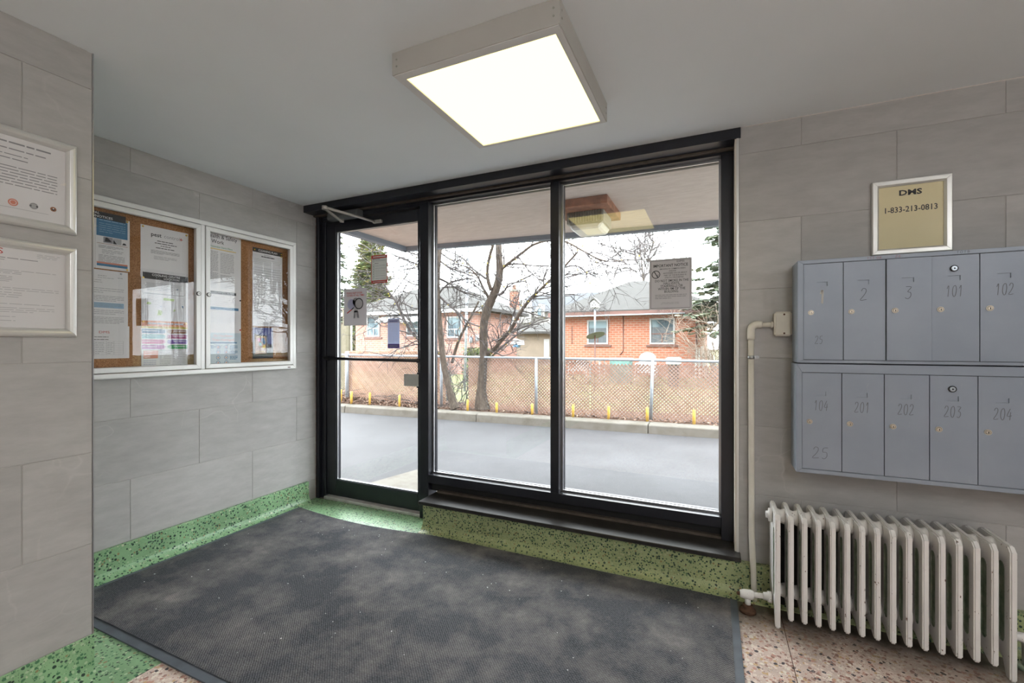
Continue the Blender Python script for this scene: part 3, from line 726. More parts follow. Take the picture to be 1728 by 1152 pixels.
up = mailbox_unit('mailbox_cabinet', .327, 1.1125, 1.547, 1.1245, 1.531,
    [('w1', 'small', 0, 0), ('2', '', 0, 0), ('3', '', 0, .007), ('101', '', 1, 0), ('102', '', 0, 0), ('', '', 0, 0), ('', '', 0, 0)], 'upper grey steel mailbox cabinet with doors 1 to 102 on the tiled wall')
lo = mailbox_unit('mailbox_cabinet', .322, .646, 1.108, .663, 1.072,
    [('104', 'large', 0, 0), ('201', '', 0, 0), ('202', '', 0, 0), ('203', '', 1, 0), ('204', '', 0, 0), ('', '', 0, 0), ('', '', 0, 0)], 'lower grey steel mailbox cabinet with doors 104 to 204 above the radiator')
handwriting('1ST 08', .565, 1.5345, .0085, .0075, MY-.0006, .0005, 'marker_red', up)
handwriting('26', .655, 1.535, .0085, .0085, MY-.0006, .0005, 'marker_red', up)
handwriting('101B', .838, 1.535, .009, .009, MY-.0006, .0005, 'marker', up)

# framed phone number above the mailboxes
fr = thing('sign_frame', 'silver framed cream sign with phone number standing on the mailboxes', 'sign', (.755, YW, 1.588), 'silver snap frames')
frame_bars(B(), 'y', YW, .622, .887, 1.572, 1.888, .026, .001, .018).build('frame', 'snap_frame_silver', fr, .001)
sh = Sheet('y', YW-.004, .646, .863, 1.596, 1.864, fr, 'paper_cream', name='paper')
sh.text(.5, .875, .031, 'DMS', 'ink_black', 'CENTER', .03, 1.25); sh.rect(.40, .835, .62, .838, 'ink_grey', 'logo_underline')
sh.text(.5, .615, .0335, '1-833-213-0813', 'ink_black', 'CENTER', .012, .83)
box('cover_sheet', 'plexiglass', fr, .646, .863, YW-.009, YW-.0082, 1.596, 1.864)

# junction box, conduit, radiator
jb = thing('junction_box', 'small cream electrical junction box on the tiled wall', 'junction box', (.29, YW, 1.23))
box('box_body', 'cream_paint', jb, .255, .3255, YW-.042, YW, 1.228, 1.340, bevel=.007, seg=3)
for z in (1.327, 1.241): B().tube([(.294, YW-.0425, z), (.294, YW-.0445, z)], .0042, 10).build('screw', 'rusty_iron', jb)
cd = thing('conduit', 'cream painted conduit pipe running from the junction box to the floor', 'pipe', (.165, YW, 0))
yc = YW-.020
B().tube([(.162, yc, 1.215), (.163, yc, .8), (.164, yc-.004, .3), (.168, yc-.036, .155), (.172, yc-.043, .02), (.172, yc-.043, .004)], .0128, 12).build('pipe', 'cream_paint', cd)
B().tube([(.205, yc, 1.282), (.256, yc, 1.282)], .0112, 12).build('pipe', 'cream_paint', cd)
B().tube(smooth_pts([(.162, yc, 1.213), (.162, yc, 1.262), (.170, yc, 1.277), (.185, yc, 1.284), (.208, yc, 1.283)], 3), .0165, 12).build('elbow', 'cream_paint', cd)
B().tube([(.243, yc, 1.282), (.252, yc, 1.282)], .0155, 12).build('collar', 'cream_paint', cd)
B().tube([(.1625, yc, 1.122), (.1625, yc, 1.138)], .0145, 12).box(.177, .196, YW-.006, YW, 1.123, 1.137).tube([(.188, YW-.006, 1.13), (.188, YW-.010, 1.13)], .005, 8).build('clamp', 'zinc_clamp', cd)

rd = thing('radiator', 'cast iron radiator in chipped white paint under the mailboxes', 'radiator', (.61, 2.25, 0))
RY0, RY1, RP = 2.15, 2.372, .0478
def section_profile(leg):
    zb = 0.0 if leg else .042
    p = [(RY0, .455), (RY0+.018, .474), (RY1-.03, .476), (RY1-.006, .466), (RY1, .45)]
    p += [(RY1, .09), (RY1-.02, .07), (RY0+.075, .066), (RY0+.05, .055), (RY0+.03, zb+.004), (RY0+.022, zb), (RY0+.004, zb), (RY0, zb+.006)]
    return p
def slot(y0, y1, z0, z1, k=5):
    r_ = (y1-y0)/2; c = (y0+y1)/2
    return [(c+r_*math.cos(PI*i/k), z1-r_+r_*math.sin(PI*i/k)) for i in range(k+1)]+[(c-r_*math.cos(PI*i/k), z0+r_-r_*math.sin(PI*i/k)) for i in range(k+1)]
def section_mesh(leg):
    """one radiator column: enamelled shell with a rounded sunken slot on each flank"""
    me = bpy.data.meshes.new('section'); bm = bmesh.new()
    out = section_profile(leg); hole = slot(RY0+.036, RY0+.076, .115, .405)
    hw = .0095
    for sx in (-1, 1):
        vo = [bm.verts.new((sx*hw, y, z)) for y, z in out]; vh = [bm.verts.new((sx*hw, y, z)) for y, z in hole]
        ed = [bm.edges.new((vo[i], vo[(i+1) % len(vo)])) for i in range(len(vo))]+[bm.edges.new((vh[i], vh[(i+1) % len(vh)])) for i in range(len(vh))]
        bmesh.ops.triangle_fill(bm, use_beauty=True, use_dissolve=False, edges=ed)
        bad = [f for f in bm.faces if len(f.verts) and all(v in set(vh) for v in f.verts)]
        if bad: bmesh.ops.delete(bm, geom=bad, context='FACES_ONLY')
        vi = [bm.verts.new((sx*(hw-.0055), y, z)) for y, z in hole]; k = len(vh)
        for i in range(k):
            f = bm.faces.new((vh[i], vh[(i+1) % k], vi[(i+1) % k], vi[i])); f.material_index = 1
        f = bm.faces.new(vi); f.material_index = 1
        if sx < 0: va = vo
        else: vb = vo
    k = len(va)
    for i in range(k): bm.faces.new((va[i], va[(i+1) % k], vb[(i+1) % k], vb[i]))
    bmesh.ops.recalc_face_normals(bm, faces=bm.faces)
    es = [e for e in bm.edges if len(e.link_faces) == 2 and all(f.material_index == 0 for f in e.link_faces) and e.calc_face_angle(0) > 1.2]
    bmesh.ops.bevel(bm, geom=es, offset=.0042, segments=2, affect='EDGES', clamp_overlap=True)
    bm.to_mesh(me); bm.free()
    me.materials.append(MATS['radiator_enamel']); me.materials.append(MATS['old_green_paint'])
    return me
m_leg, m_mid = section_mesh(True), section_mesh(False)
for i in range(16):
    s = link('section', m_leg if i in (0, 15) else m_mid, rd); s.location = Vector((.2455+RP*i, 0, 0))-Vector(rd.location)
    s.matrix_parent_inverse = Matrix.Identity(4)
hub_me = {}
for i in range(15):
    for z, r_ in ((.437, .030), (.115, .028)):
        if z not in hub_me:
            x0 = 0; o = B().tube([(x0+.008, 0, 0), (x0+RP*.36, 0, 0), (x0+RP*.5, 0, 0), (x0+RP*.64, 0, 0), (x0+RP-.008, 0, 0)], [r_*1.12, r_, r_*.93, r_, r_*1.12], 16).build('hub', 'radiator_enamel', rd); hub_me[z] = o.data
        else: o = link('hub', hub_me[z], rd)
        o.matrix_parent_inverse = Matrix.Identity(4); o.location = Vector((.2435+RP*i, 2.262, z))-rd.location
plain('gap_shade_black', (.02, .017, .015), .9, var=.4, scale=40)  # near-black colour standing in for shade between the radiator sections
for i in range(15):
    x0 = .2435+RP*i; box('gap_shade_fin', 'gap_shade_black', rd, x0+.0125, x0+RP-.0055, 2.27, 2.355, .045, .40)  # dark blocks added so the gaps between sections read as shaded
B().tube([(.2345, 2.262, .437), (.222, 2.262, .437), (.2215, 2.262, .437), (.2115, 2.262, .437)], [.030, .030, .017, .015], 8).build('end_plug', 'radiator_enamel', rd)
vl = thing('radiator_valve', 'white painted radiator valve on a rusty floor flange', 'valve', (.14, 2.24, 0))
vy, vz = 2.236, .075
B().tube([(.232, vy, vz+.01), (.216, vy, vz+.01), (.2155, vy, vz+.01), (.20, vy, vz+.009)], [.024, .024, .019, .017], 8).build('union_nut', 'radiator_enamel', vl)
B().tube([(.205, vy, vz+.009), (.163, vy, vz+.005)], .0115, 12).build('pipe', 'radiator_enamel', vl)
B().tube([(.165, vy, vz+.004), (.158, vy, vz+.004), (.152, vy, vz+.003), (.125, vy, vz+.001), (.118, vy, vz), (.108, vy, vz)], [.013, .019, .021, .020, .018, .015], 12).build('valve_body', 'radiator_enamel', vl)
B().tube([(.11, vy, vz), (.095, vy, vz-.002)], [.009, .007], 8).build('bleed_stem', 'rusty_iron', vl)
B().tube([(.139, vy, vz-.012), (.139, vy, .03)], .0125, 10).build('riser', 'radiator_enamel', vl)
B().tube([(.139, vy, .0), (.139, vy, .012), (.139, vy, .014), (.139, vy, .034)], [.034, .033, .022, .019], 16).build('floor_flange', 'rusty_iron', vl)
rv = thing('return_valve', 'white painted return pipe past the end of the radiator', 'pipe', (1.03, 2.24, 0))
B().tube([(.978, 2.262, .115), (1.02, 2.262, .115), (1.04, 2.262, .112), (1.05, 2.262, .10), (1.05, 2.262, .002)], [.018, .016, .02, .018, .015], 12).build('pipe', 'radiator_enamel', rv)
B().tube([(1.05, 2.262, .001), (1.05, 2.262, .012)], [.034, .03], 14).build('floor_flange', 'old_green_paint', rv)

# ------------------------------------------------------------------ glazed notice cabinet on the left wall
bc = thing('notice_cabinet', 'white framed notice cabinet with two glazed doors and cork back', 'notice board', (XL, 1.65, 1.015))
BY0, BY1, BZ0, BZ1 = 1.0, 2.294, 1.014, 1.930
bb = B()
frame_bars(bb, 'x', XL, BY0, BY1, BZ0, BZ1, .028, 0, .048, [(0, 0), (0, .92), (.15, 1), (1, 1), (1, 0)])
bb.box(XL, XL+.048, 1.634, 1.656, BZ0+.028, BZ1-.028)
bb.build('cabinet_frame', 'cabinet_white', bc, .0015)
box('cork_back', 'cork', bc, XL+.002, XL+.008, BY0+.02, BY1-.02, BZ0+.02, BZ1-.02)
for k, (a, c, hinge) in enumerate(((BY0+.03, 1.632, 0), (1.658, BY1-.03, 1))):
    d = frame_bars(B(), 'x', XL+.03, a, c, BZ0+.031, BZ1-.031, .029 if k else .029, 0, .023, [(0, 0), (0, .9), (.1, 1), (.9, 1), (1, .8), (1, 0)]).build('door', 'cabinet_white', bc, .001)
    box('door_glass', 'plexiglass', d, XL+.038, XL+.041, a+.027, c-.027, BZ0+.058, BZ1-.058)
    ly = c-.016 if k == 0 else a+.016
    lz = 1.489
    B().tube([(XL+.053, ly, lz), (XL+.058, ly, lz)], .0125, 16, 1).tube([(XL+.058, ly, lz), (XL+.0605, ly, lz)], [.010, .0085], 16, 0).box(XL+.0603, XL+.0612, ly-.004, ly+.004, lz-.0012, lz+.0012, 1).build('lock', ['cabinet_white', 'keyhole_dark'], d)
box('maker_plate', 'brown_trim', bc, XL+.048, XL+.0488, 2.222, 2.243, BZ0+.010, BZ0+.016)
CX = XL+.0085
G = 'notices behind the cabinet glass'
def notice(name, label, y0, y1, z0, z1, lift=0, mat='paper_white', cat='notice', grp=G):
    t = thing(name, label, cat, (CX+lift, (y0+y1)/2, z0), grp)
    return Sheet('x', CX+lift, y0, y1, z0, z1, t, mat)
# municipal poster
s = notice('poster', 'two page municipal notice with blue header in the cabinet top left', 1.02, 1.298, 1.572, 1.838, .0012)
s.rect(.50, .62, .965, .955, 'ink_blue', 'header_band'); s.lines([(.54, .93, .92, .92, 1, .014), (.54, .93, .86, .70, 5, .008)], 'ink_sky_blue', seed=1, lift=3)
s.rect(.60, .50, .74, .61, 'ink_grey', 'photo'); s.rect(.745, .50, .87, .61, 'ink_pale', 'photo'); s.poly([(.62, .52), (.72, .53), (.70, .56), (.66, .60), (.63, .6)], 'ink_black'); s.poly([(.745, .5), (.80, .5), (.75, .58)], 'ink_black'); s.poly([(.88, .505), (.95, .51), (.93, .54), (.90, .545)], 'ink_black')
s.rect(.505, .475, .965, .482, 'ink_brown', 'rule')
s.lines([(.53, .9, .44, .40, 3, .008), (.58, .9, .36, .30, 3, .008), (.53, .92, .26, .14, 6, .008)], 'ink_grey', seed=2)
s.rect(.505, .098, .965, .128, 'ink_coral', 'red_band'); s.rect(.505, .052, .965, .098, 'ink_blue', 'blue_band')
s.rect(.48, .0, .484, .97, 'ink_pale', 'fold')
s.text(.465, .845, .021, 'ED:', 'ink_red', 'RIGHT', .02); s.rect(.06, .90, .46, .906, 'ink_brown', 'rule')
s.lines([(.06, .42, .76, .40, 12, .008)], 'ink_grey', seed=3); s.rect(.06, .17, .43, .335, 'ink_green', 'green_box'); s.rect(.03, .085, .46, .118, 'ink_coral', 'red_band')
s.pin(.955, .975); s.pin(.955, .03)
s = notice('label_strip', 'black label reading MUNICIPAL APPEALS/NOTICES above the poster', 1.065, 1.280, 1.822, 1.857, .0025, 'ink_black', 'label')
s.text(.08, .74, .0165, 'MUNICIPAL', 'ink_white', 'LEFT', .012, 1.05); s.text(.08, .27, .0165, 'APPEALS/NOTICES', 'ink_white', 'LEFT', .012, 1.05)
# letter with blue highlighted paragraph
s = notice('letter', 'typed letter with a pale blue highlighted paragraph below the municipal poster', 1.075, 1.290, 1.275, 1.566, 0)
s.lines([(.42, .58, .90, .90, 1, .008), (.42, .72, .865, .865, 1, .006), (.80, .9, .885, .885, 1, .008), (.1, .5, .82, .75, 3, .006)], 'ink_grey', seed=4)
s.lines([(.1, .92, .68, .61, 3, .007), (.1, .92, .55, .47, 4, .007), (.1, .92, .30, .24, 3, .007), (.1, .92, .18, .08, 5, .007)], 'ink_grey', seed=5)
s.rect(.1, .345, .92, .435, 'ink_sky_blue', 'highlight'); s.lines([(.12, .9, .42, .36, 4, .005)], 'ink_grey', seed=6, lift=3)
s.pin(.86, .965, 'zinc_clamp')
# schedule
s = notice('schedule', 'sheet with red letterhead and a table at the cabinet lower left', 1.075, 1.297, 1.118, 1.285, -.0006)
s.text(.42, .80, .017, 'DMS', 'ink_red', 'LEFT', 0, 1.35); s.lines([(.1, .6, .66, .58, 2, .016)], 'ink_black', seed=7)
bb = B()
for i in range(7): s._quad(bb, .1, .12+.068*i, .88, .123+.068*i, .0006, .0009)
for x in (.1, .34, .56, .70, .88): s._quad(bb, x, .12, x+.003, .53, .0006, .0009)
bb.build('table_grid', 'ink_grey', s.root)
s.lines([(.36, .52, .48, .16, 6, .012), (.58, .68, .48, .16, 6, .012), (.12, .3, .48, .16, 6, .012)], 'ink_grey', seed=8, lift=3)
# pest control
s = notice('pest_control_sheet', 'white pestcontrol notice pinned to the cork behind the left cabinet door', 1.347, 1.585, 1.555, 1.838, .0004)
s.text(.20, .845, .030, 'pest', 'ink_black', 'LEFT', .016, 1.0); s.text(.465, .845, .030, 'control', 'ink_grey', 'LEFT', -.006, .93)
s.rect(.80, .838, .875, .85, 'ink_red', 'logo_cross'); s.rect(.832, .815, .843, .875, 'ink_red', 'logo_cross', 2)
s.lines([(.33, .66, .735, .735, 1, .013), (.28, .74, .69, .69, 1, .013), (.4, .62, .645, .645, 1, .012), (.3, .7, .60, .60, 1, .013)], 'ink_black', seed=9)
s.lines([(.2, .8, .545, .485, 5, .006), (.26, .74, .43, .38, 3, .007)], 'ink_grey', seed=10)
s.pin(.04, .965); s.pin(.95, .955)
# cooling centres
s = notice('cooling_centre_map', 'map sheet of cooling centres pinned below the pestcontrol notice', 1.350, 1.582, 1.300, 1.565, .0012)
s.lines([(.45, .85, .93, .93, 1, .018), (.1, .85, .85, .72, 5, .007)], 'ink_grey', seed=11)
s.rect(.08, .635, .9, .642, 'ink_black', 'rule'); s.rect(.08, .04, .084, .635, 'ink_grey', 'rule'); s.rect(.895, .04, .899, .635, 'ink_grey', 'rule')
for q in ((.44, .52, .70, .56), (.1, .42, .2, .455), (.32, .2, .43, .30), (.66, .30, .72, .33)): s.poly([(q[0], q[1]), (q[2]-.03, q[1]-.01), (q[2], (q[1]+q[3])/2), (q[2]-.02, q[3]), (q[0]+.03, q[3]+.01)], 'ink_lime')
s.rings([(.40, .385, .003, 1), (.76, .77, .003, 1)], 'ink_blue'); s.poly([(.85, .43), (.89, .36), (.90, .42)], 'ink_blue'); s.rings([(.38, .07, .004, 1)], 'ink_orange'); s.pin(.03, .95)
s = notice('label_strip', 'black label reading COOLING CENTRE LOCATION on the map sheet', 1.356, 1.582, 1.548, 1.583, .0025, 'ink_black', 'label')
s.text(.5, .68, .0165, 'COOLING CENTRE', 'ink_white', 'CENTER', .01, 1.0); s.text(.62, .24, .0155, 'LOCATION', 'ink_white', 'CENTER', .01, 1.0)
# colourful leaflet
s = notice('leaflet', 'colourful leaflet with orange heading and coloured pill shaped boxes', 1.350, 1.580, 1.062, 1.320, .0020)
s.rect(0, .885, 1, 1, 'ink_orange', 'heading_band'); s.rect(0, .84, 1, .885, 'ink_yellow', 'heading_band')
s.lines([(.12, .9, .945, .945, 1, .035)], 'ink_pale', seed=12); s.lines([(.04, .96, .868, .868, 1, .010)], 'ink_black', seed=13)
def pill(s, a, c, t0, t1, mat, left):
    k = 7; r_ = (t1-t0)/2; ra = r_*s.H/s.W; m_ = (t0+t1)/2
    if left: pts = [(a, t0), (c-ra, t0)]+[(c-ra+ra*math.sin(PI*i/k), m_-r_*math.cos(PI*i/k)) for i in range(1, k)]+[(c-ra, t1), (a, t1)]
    else: pts = [(c, t1), (a+ra, t1)]+[(a+ra-ra*math.sin(PI*i/k), m_+r_*math.cos(PI*i/k)) for i in range(1, k)]+[(a+ra, t0), (c, t0)]
    s.poly(pts, mat, 'coloured_box'); s.rings([((c-ra if left else a+ra), m_, r_*s.H*.72, 0)], 'paper_white', lift=3)
    s.lines([(a+.02, a+.32, m_+.012, m_+.012, 1, .012)] if left else [(a+.14, c-.05, m_+.012, m_+.012, 1, .012)], 'paper_white', seed=int(t0*100), lift=3)
for i, (l_, r_) in enumerate((('blue', 'brown'), ('teal', 'maroon'), ('pink', 'purple'), ('magenta', 'green'))):
    t1 = .825-.112*i; pill(s, .01, .50, t1-.092, t1, 'ink_'+l_, True); pill(s, .54, .99, t1-.092, t1, 'ink_'+r_, False)
s.rect(.04, .20, .34, .365, 'ink_coral', 'coloured_box'); s.lines([(.07, .3, .34, .23, 3, .01)], 'paper_white', seed=14, lift=3)
s.lines([(.38, .95, .37, .37, 1, .014), (.38, .62, .33, .05, 9, .008), (.66, .95, .33, .05, 9, .008)], 'ink_grey', seed=15)
s.lines([(.04, .3, .15, .04, 4, .012)], 'ink_lilac', seed=16); s.pin(.03, .975); s.pin(.95, .965)
# clear sleeves in front of the cork
for nm, y0, y1, z0, z1, lab in (('plastic_sleeve', 1.34, 1.600, 1.06, 1.60, 'clear plastic sheet hanging over the map and the colourful leaflet'), ('plastic_sleeve', 1.968, 2.228, 1.075, 1.80, 'clear plastic sheet hanging over the cleaning plan')):
    bb = B(); k = 12; vs_ = []
    for i in range(k+1):
        for j in (0, .33, .66, 1):
            y = y0+(y1-y0)*i/k; z = z0+(z1-z0)*j; vs_.append((CX+.010+.004*math.sin(i*1.9+j*2.1)*(1-j*.6)+.002*math.sin(i*4.3+j), y, z))
    bb.add(vs_, [(i*4+j, i*4+4+j, i*4+5+j, i*4+1+j) for i in range(k) for j in range(3)], 0, True)
    tag(bb.build(nm, 'clear_sleeve', None), lab, 'plastic sleeve', 'plastic sleeves')
# health and safety poster
s = notice('safety_poster', 'tall Health & Safety at Work poster behind the right cabinet door', 1.675, 1.903, 1.060, 1.888, .0004)
s.text(.04, .965, .0335, 'Health & Safety', 'ink_black', 'LEFT', .006, .92); s.text(.04, .925, .0335, 'at Work', 'ink_black', 'LEFT', .006, .92)
s.text(.13, .888, .0165, 'Prevention Starts Here', 'ink_green', 'LEFT', .002, .92); s.rect(.10, .868, .86, .873, 'ink_yellow', 'rule')
s.lines([(.10, .36, .85, .70, 16, .0035), (.42, .80, .845, .70, 15, .0035), (.10, .36, .69, .58, 12, .0035), (.42, .80, .68, .58, 12, .0035)], 'ink_grey', seed=17)
s.rect(.06, .534, .86, .556, 'ink_black', 'dark_band'); s.rect(.06, .418, .93, .438, 'ink_blue', 'blue_band')
s.lines([(.15, .85, .41, .32, 9, .003), (.15, .85, .51, .45, 5, .003)], 'ink_pale', seed=18)
s.rect(0, 0, 1, .245, 'ink_mist', 'lower_panel', 1)
s.text(.5, .222, .021, 'Do You Know', 'ink_coral', 'CENTER', .002, .95); s.text(.5, .192, .021, 'These Vital Signs?', 'ink_coral', 'CENTER', .002, .95)
s.rect(.06, .165, .88, .174, 'ink_blue', 'blue_band', 2)
s.rings([(x, z, .0125, 0) for x in (.36, .58) for z in (.137, .098, .058, .02)], 'ink_navy'); s.rings([(x, z, .004, 1) for x in (.36, .58) for z in (.137, .098, .058, .02)], 'ink_coral', lift=3)
s.lines([(.68, .9, .145, .12, 3, .006), (.68, .9, .105, .085, 3, .006), (.68, .9, .066, .045, 3, .006), (.06, .25, .145, .12, 3, .006)], 'ink_blue', seed=19, lift=3)
s.pin(.965, .985, 'ink_yellow'); s.pin(.97, .27, 'ink_red'); s.pin(.97, .5, 'ink_black')
# cleaning plan
s = notice('cleaning_plan', 'CLEANING PLAN sheet with black heading behind the right cabinet door', 1.984, 2.208, 1.315, 1.842, .0004)
s.rect(0, .945, 1, 1, 'ink_black', 'heading_band'); s.text(.5, .972, .021, 'CLEANING PLAN', 'ink_white', 'CENTER', .006, .9)
s.lines([(.36, .6, .925, .925, 1, .004), (.28, .72, .90, .90, 1, .012)], 'ink_black', seed=20)
s.lines([(.05, .95, .86, .80, 4, .004), (.05, .95, .75, .10, 22, .004)], 'ink_pale', seed=21)
s.pin(.05, .97, 'ink_yellow'); s.pin(.95, .975, 'ink_yellow'); s.pin(.95, .945, 'ink_yellow')
# tablet leaflet
s = notice('tablet_leaflet', 'small dark leaflet picturing a tablet under the cleaning plan', 1.984, 2.135, 1.095, 1.305, .0008, 'ink_black')
s.poly([(.0, .55), (.98, .45), (.98, .99), (.0, .99)], 'ink_navy', 'dark_panel', 1)
s.poly([(.06, .08), (.74, .10), (.70, .74), (.06, .80)], 'ink_black', 'tablet', 2); s.poly([(.11, .14), (.66, .16), (.63, .70), (.11, .74)], 'ink_brown', 'tablet_screen', 3)
s.rings([(.30, .60, .012, 1)], 'ink_pink', lift=4); s.rings([(.48, .60, .014, 1), (.55, .52, .012, 1)], 'ink_blue', lift=4); s.rings([(.36, .46, .010, 1)], 'ink_teal', lift=4); s.poly([(.44, .34), (.60, .32), (.62, .42), (.52, .44)], 'ink_yellow', 'patch', 4)
s.lines([(.16, .6, .70, .70, 1, .016), (.16, .6, .22, .22, 1, .016)], 'ink_yellow', seed=22, lift=4)

# ------------------------------------------------------------------ framed letters on the wall corner
for nm, z0, z1, lab in (('framed_certificate', 1.569, 1.878, 'silver framed certificate with three seals on the projecting wall corner'), ('framed_letter', 1.215, 1.524, 'silver framed letter with red logo below the certificate')):
    t = thing(nm, lab, 'frame', (XP, .58, z0), 'silver snap frames')
    frame_bars(B(), 'x', XP, .372, .782, z0, z1, .029, .0012, .019, [(0, 0), (0, .45), (.08, .75), (.25, .95), (.45, 1), (.7, .9), (.9, .6), (1, .3), (1, 0)]).build('frame', 'snap_frame_silver', t, .001)
    s = Sheet('x', XP+.004, .40, .754, z0+.028, z1-.028, t, name='paper')
    if z0 > 1.5:
        s.lines([(.12, .895, .92, .92, 1, .019)], 'ink_grey', seed=31); s.lines([(.2, .86, .84, .84, 1, .013), (.25, .74, .77, .77, 1, .010), (.25, .74, .72, .72, 1, .012)], 'ink_grey', seed=32)
        s.lines([(.06, .94, .62, .36, 8, .010)], 'ink_grey', seed=33); s.rect(.06, .105, .88, .108, 'ink_grey', 'rule')
        s.rings([(.645, .175, .0115, 1)], 'ink_coral', 'seal'); s.rings([(.645, .175, .008, 0)], 'paper_white', 'seal', 3); s.rings([(.779, .18, .0105, 1)], 'ink_pale', 'seal'); s.rings([(.779, .18, .009, 0)], 'ink_grey', 'seal', 3); s.rings([(.757, .178, .0025, 1), (.801, .178, .0025, 1)], 'ink_black', 'seal', 3)
        s.rings([(.912, .19, .0078, 1)], 'ink_brown', 'seal'); s.rings([(.912, .188, .004, 1)], 'ink_black', 'seal', 3); s.rings([(.912, .196, .002, 1)], 'paper_white', 'seal', 4)
    else:
        s.text(.587, .945, .026, 'DMS', 'ink_red', 'RIGHT', 0, 1.3)
        s.lines([(.80, .96, .955, .915, 3, .005)], 'ink_pale', seed=36); s.lines([(.05, .81, .87, .87, 1, .008), (.05, .6, .845, .845, 1, .006)], 'ink_grey', seed=34)
        s.lines([(.05, .93, .72, .72, 1, .006), (.05, .7, .70, .68, 2, .006), (.05, .64, .64, .56, 5, .006), (.05, .95, .50, .475, 2, .006), (.05, .7, .44, .36, 4, .006), (.05, .92, .30, .30, 1, .006), (.05, .92, .25, .2, 3, .006), (.05, .66, .14, .09, 2, .006)], 'ink_pale', seed=35)
    box('cover_sheet', 'plexiglass', t, XP+.0075, XP+.0085, .40, .754, z0+.028, z1-.028)

# ------------------------------------------------------------------ notices on the glass
GD = 2.5675; GG = 'notices stuck to the glass'
def glass_note(name, label, x0, x1, z0, z1, mat, base=GD):
    t = thing(name, label, 'notice', ((x0+x1)/2, base, z0), GG)
    return Sheet('y', base, x0, x1, z0, z1, t, mat)
s = glass_note('red_notice', 'red bordered notice with a column of round icons on the door glass', -2.312, -2.161, 1.641, 1.847, 'glass_paper_white')
s.rect(0, .885, 1, 1, 'glass_paper_red', 'red_band'); s.rect(0, 0, 1, .10, 'glass_paper_red', 'red_band'); s.rect(0, .10, .035, .885, 'glass_paper_red', 'red_edge'); s.rect(.965, .10, 1, .885, 'glass_paper_red', 'red_edge'); s.lines([(.12, .9, .945, .945, 1, .035), (.1, .9, .05, .05, 1, .02)], 'ink_white', seed=41)
s.rings([(.15, z, .0085, 0) for z in (.80, .64, .55, .46, .37, .28, .19)], 'ink_black'); s.lines([(.1, .55, .865, .865, 1, .016), (.22, .45, .71, .71, 1, .016)], 'ink_black', seed=42)
s.lines([(.25, .9, .82, .79, 2, .01), (.25, .9, .64, .60, 2, .01), (.25, .9, .54, .51, 2, .01), (.25, .9, .45, .41, 2, .01), (.25, .9, .36, .32, 2, .01), (.25, .9, .27, .24, 2, .01), (.25, .9, .18, .15, 2, .01)], 'ink_grey', seed=43)
s = glass_note('door_sign', 'grey sign asking to keep the door closed, figure with magnifying glass', -2.581, -2.357, 1.333, 1.614, 'glass_paper_grey')
s.text(.12, .875, .0195, 'PLEASE KEEP DOOR', 'ink_red', 'LEFT', .012, .9); s.text(.12, .81, .0195, 'CLOSED AT ALL TIMES', 'ink_red', 'LEFT', .012, .9)
s.poly([(.46, .36), (.62, .36), (.63, .66), (.57, .70), (.48, .66)], 'ink_pale', 'figure'); s.poly([(.43, .20), (.51, .20), (.54, .40), (.46, .40)], 'ink_grey', 'figure'); s.poly([(.58, .21), (.69, .20), (.68, .23), (.62, .40), (.54, .40)], 'ink_grey', 'figure')
s.rings([(.53, .64, .030, 1)], 'ink_grey', 'figure', 2); s.rings([(.67, .585, .043, 1)], 'ink_pale', 'magnifier_lens', 3); s.rings([(.67, .585, .043, 0)], 'ink_black', 'magnifier_rim', 4); s.rings([(.34, .575, .040, 1)], 'ink_lilac', 'magnifier_ghost', 2)
s.poly([(.13, .345), (.16, .325), (.36, .42), (.34, .445)], 'ink_red', 'magnifier_handle', 4); s.poly([(.36, .42), (.45, .47), (.44, .50), (.34, .445)], 'ink_black', 'magnifier_ferrule', 4)
bb = B(); s._quad(bb, -.03, 1.0, 1.02, 1.13, .0002, .0005); bb.build('clear_tape', 'clear_sleeve', s.root)
s = glass_note('purple_notice', 'lilac notice with purple band at its foot on the door glass', -2.158, -2.052, 1.162, 1.378, 'glass_paper_lilac')
s.rect(.0, .0, 1, .15, 'glass_paper_indigo', 'purple_band'); s.rect(.0, .85, 1, .97, 'ink_lilac', 'heading_band'); s.lines([(.15, .85, .91, .91, 1, .03)], 'ink_navy', seed=44, lift=3)
s.lines([(.1, .9, .80, .22, 15, .008)], 'ink_grey', seed=45); s.lines([(.15, .85, .08, .08, 1, .03)], 'ink_lilac', seed=46, lift=3)
s = glass_note('smoking_notice', 'grey IMPORTANT NOTICE no smoking sheet on the right window', -.3265, -.105, 1.381, 1.661, 'glass_paper_grey', 2.5745)
bb = B()
for q in ((.035, .03, .965, .036), (.035, .964, .965, .97), (.035, .036, .042, .964), (.958, .036, .965, .964)): s._quad(bb, *q, .0006, .0009)
bb.build('printed_border', 'ink_black', s.root)
s.text(.74, .935, .0145, 'DMS', 'ink_black', 'CENTER', .0, 1.4)
s.text(.5, .865, .0215, 'IMPORTANT NOTICE', 'ink_black', 'CENTER', .014, .88)
for i, (tx, cx_) in enumerate((('SMOKING IN COMMON AREAS', .55), ('AND/OR', .55), ('ANYWHERE ON OR ABOUT', .61), ('PART OF THE BUILDING IS', .61), ('STRICTLY PROHIBITED', .59))):
    s.text(cx_, .80-.043*i, .0105, tx, 'ink_black', 'CENTER', .004, .92)
for i, tx in enumerate(('DO NOT SMOKE IN THE', 'HALLWAYS,', 'STAIRWELLS OR', 'WITHIN 9M OF THE', 'BUILDING.')): s.text(.53, .567-.053*i, .0185, tx, 'ink_black', 'CENTER', .008, .86)
s.lines([(.14, .88, .29, .225, 3, .013), (.3, .7, .14, .14, 1, .006), (.28, .7, .115, .115, 1, .006)], 'ink_grey', seed=47)
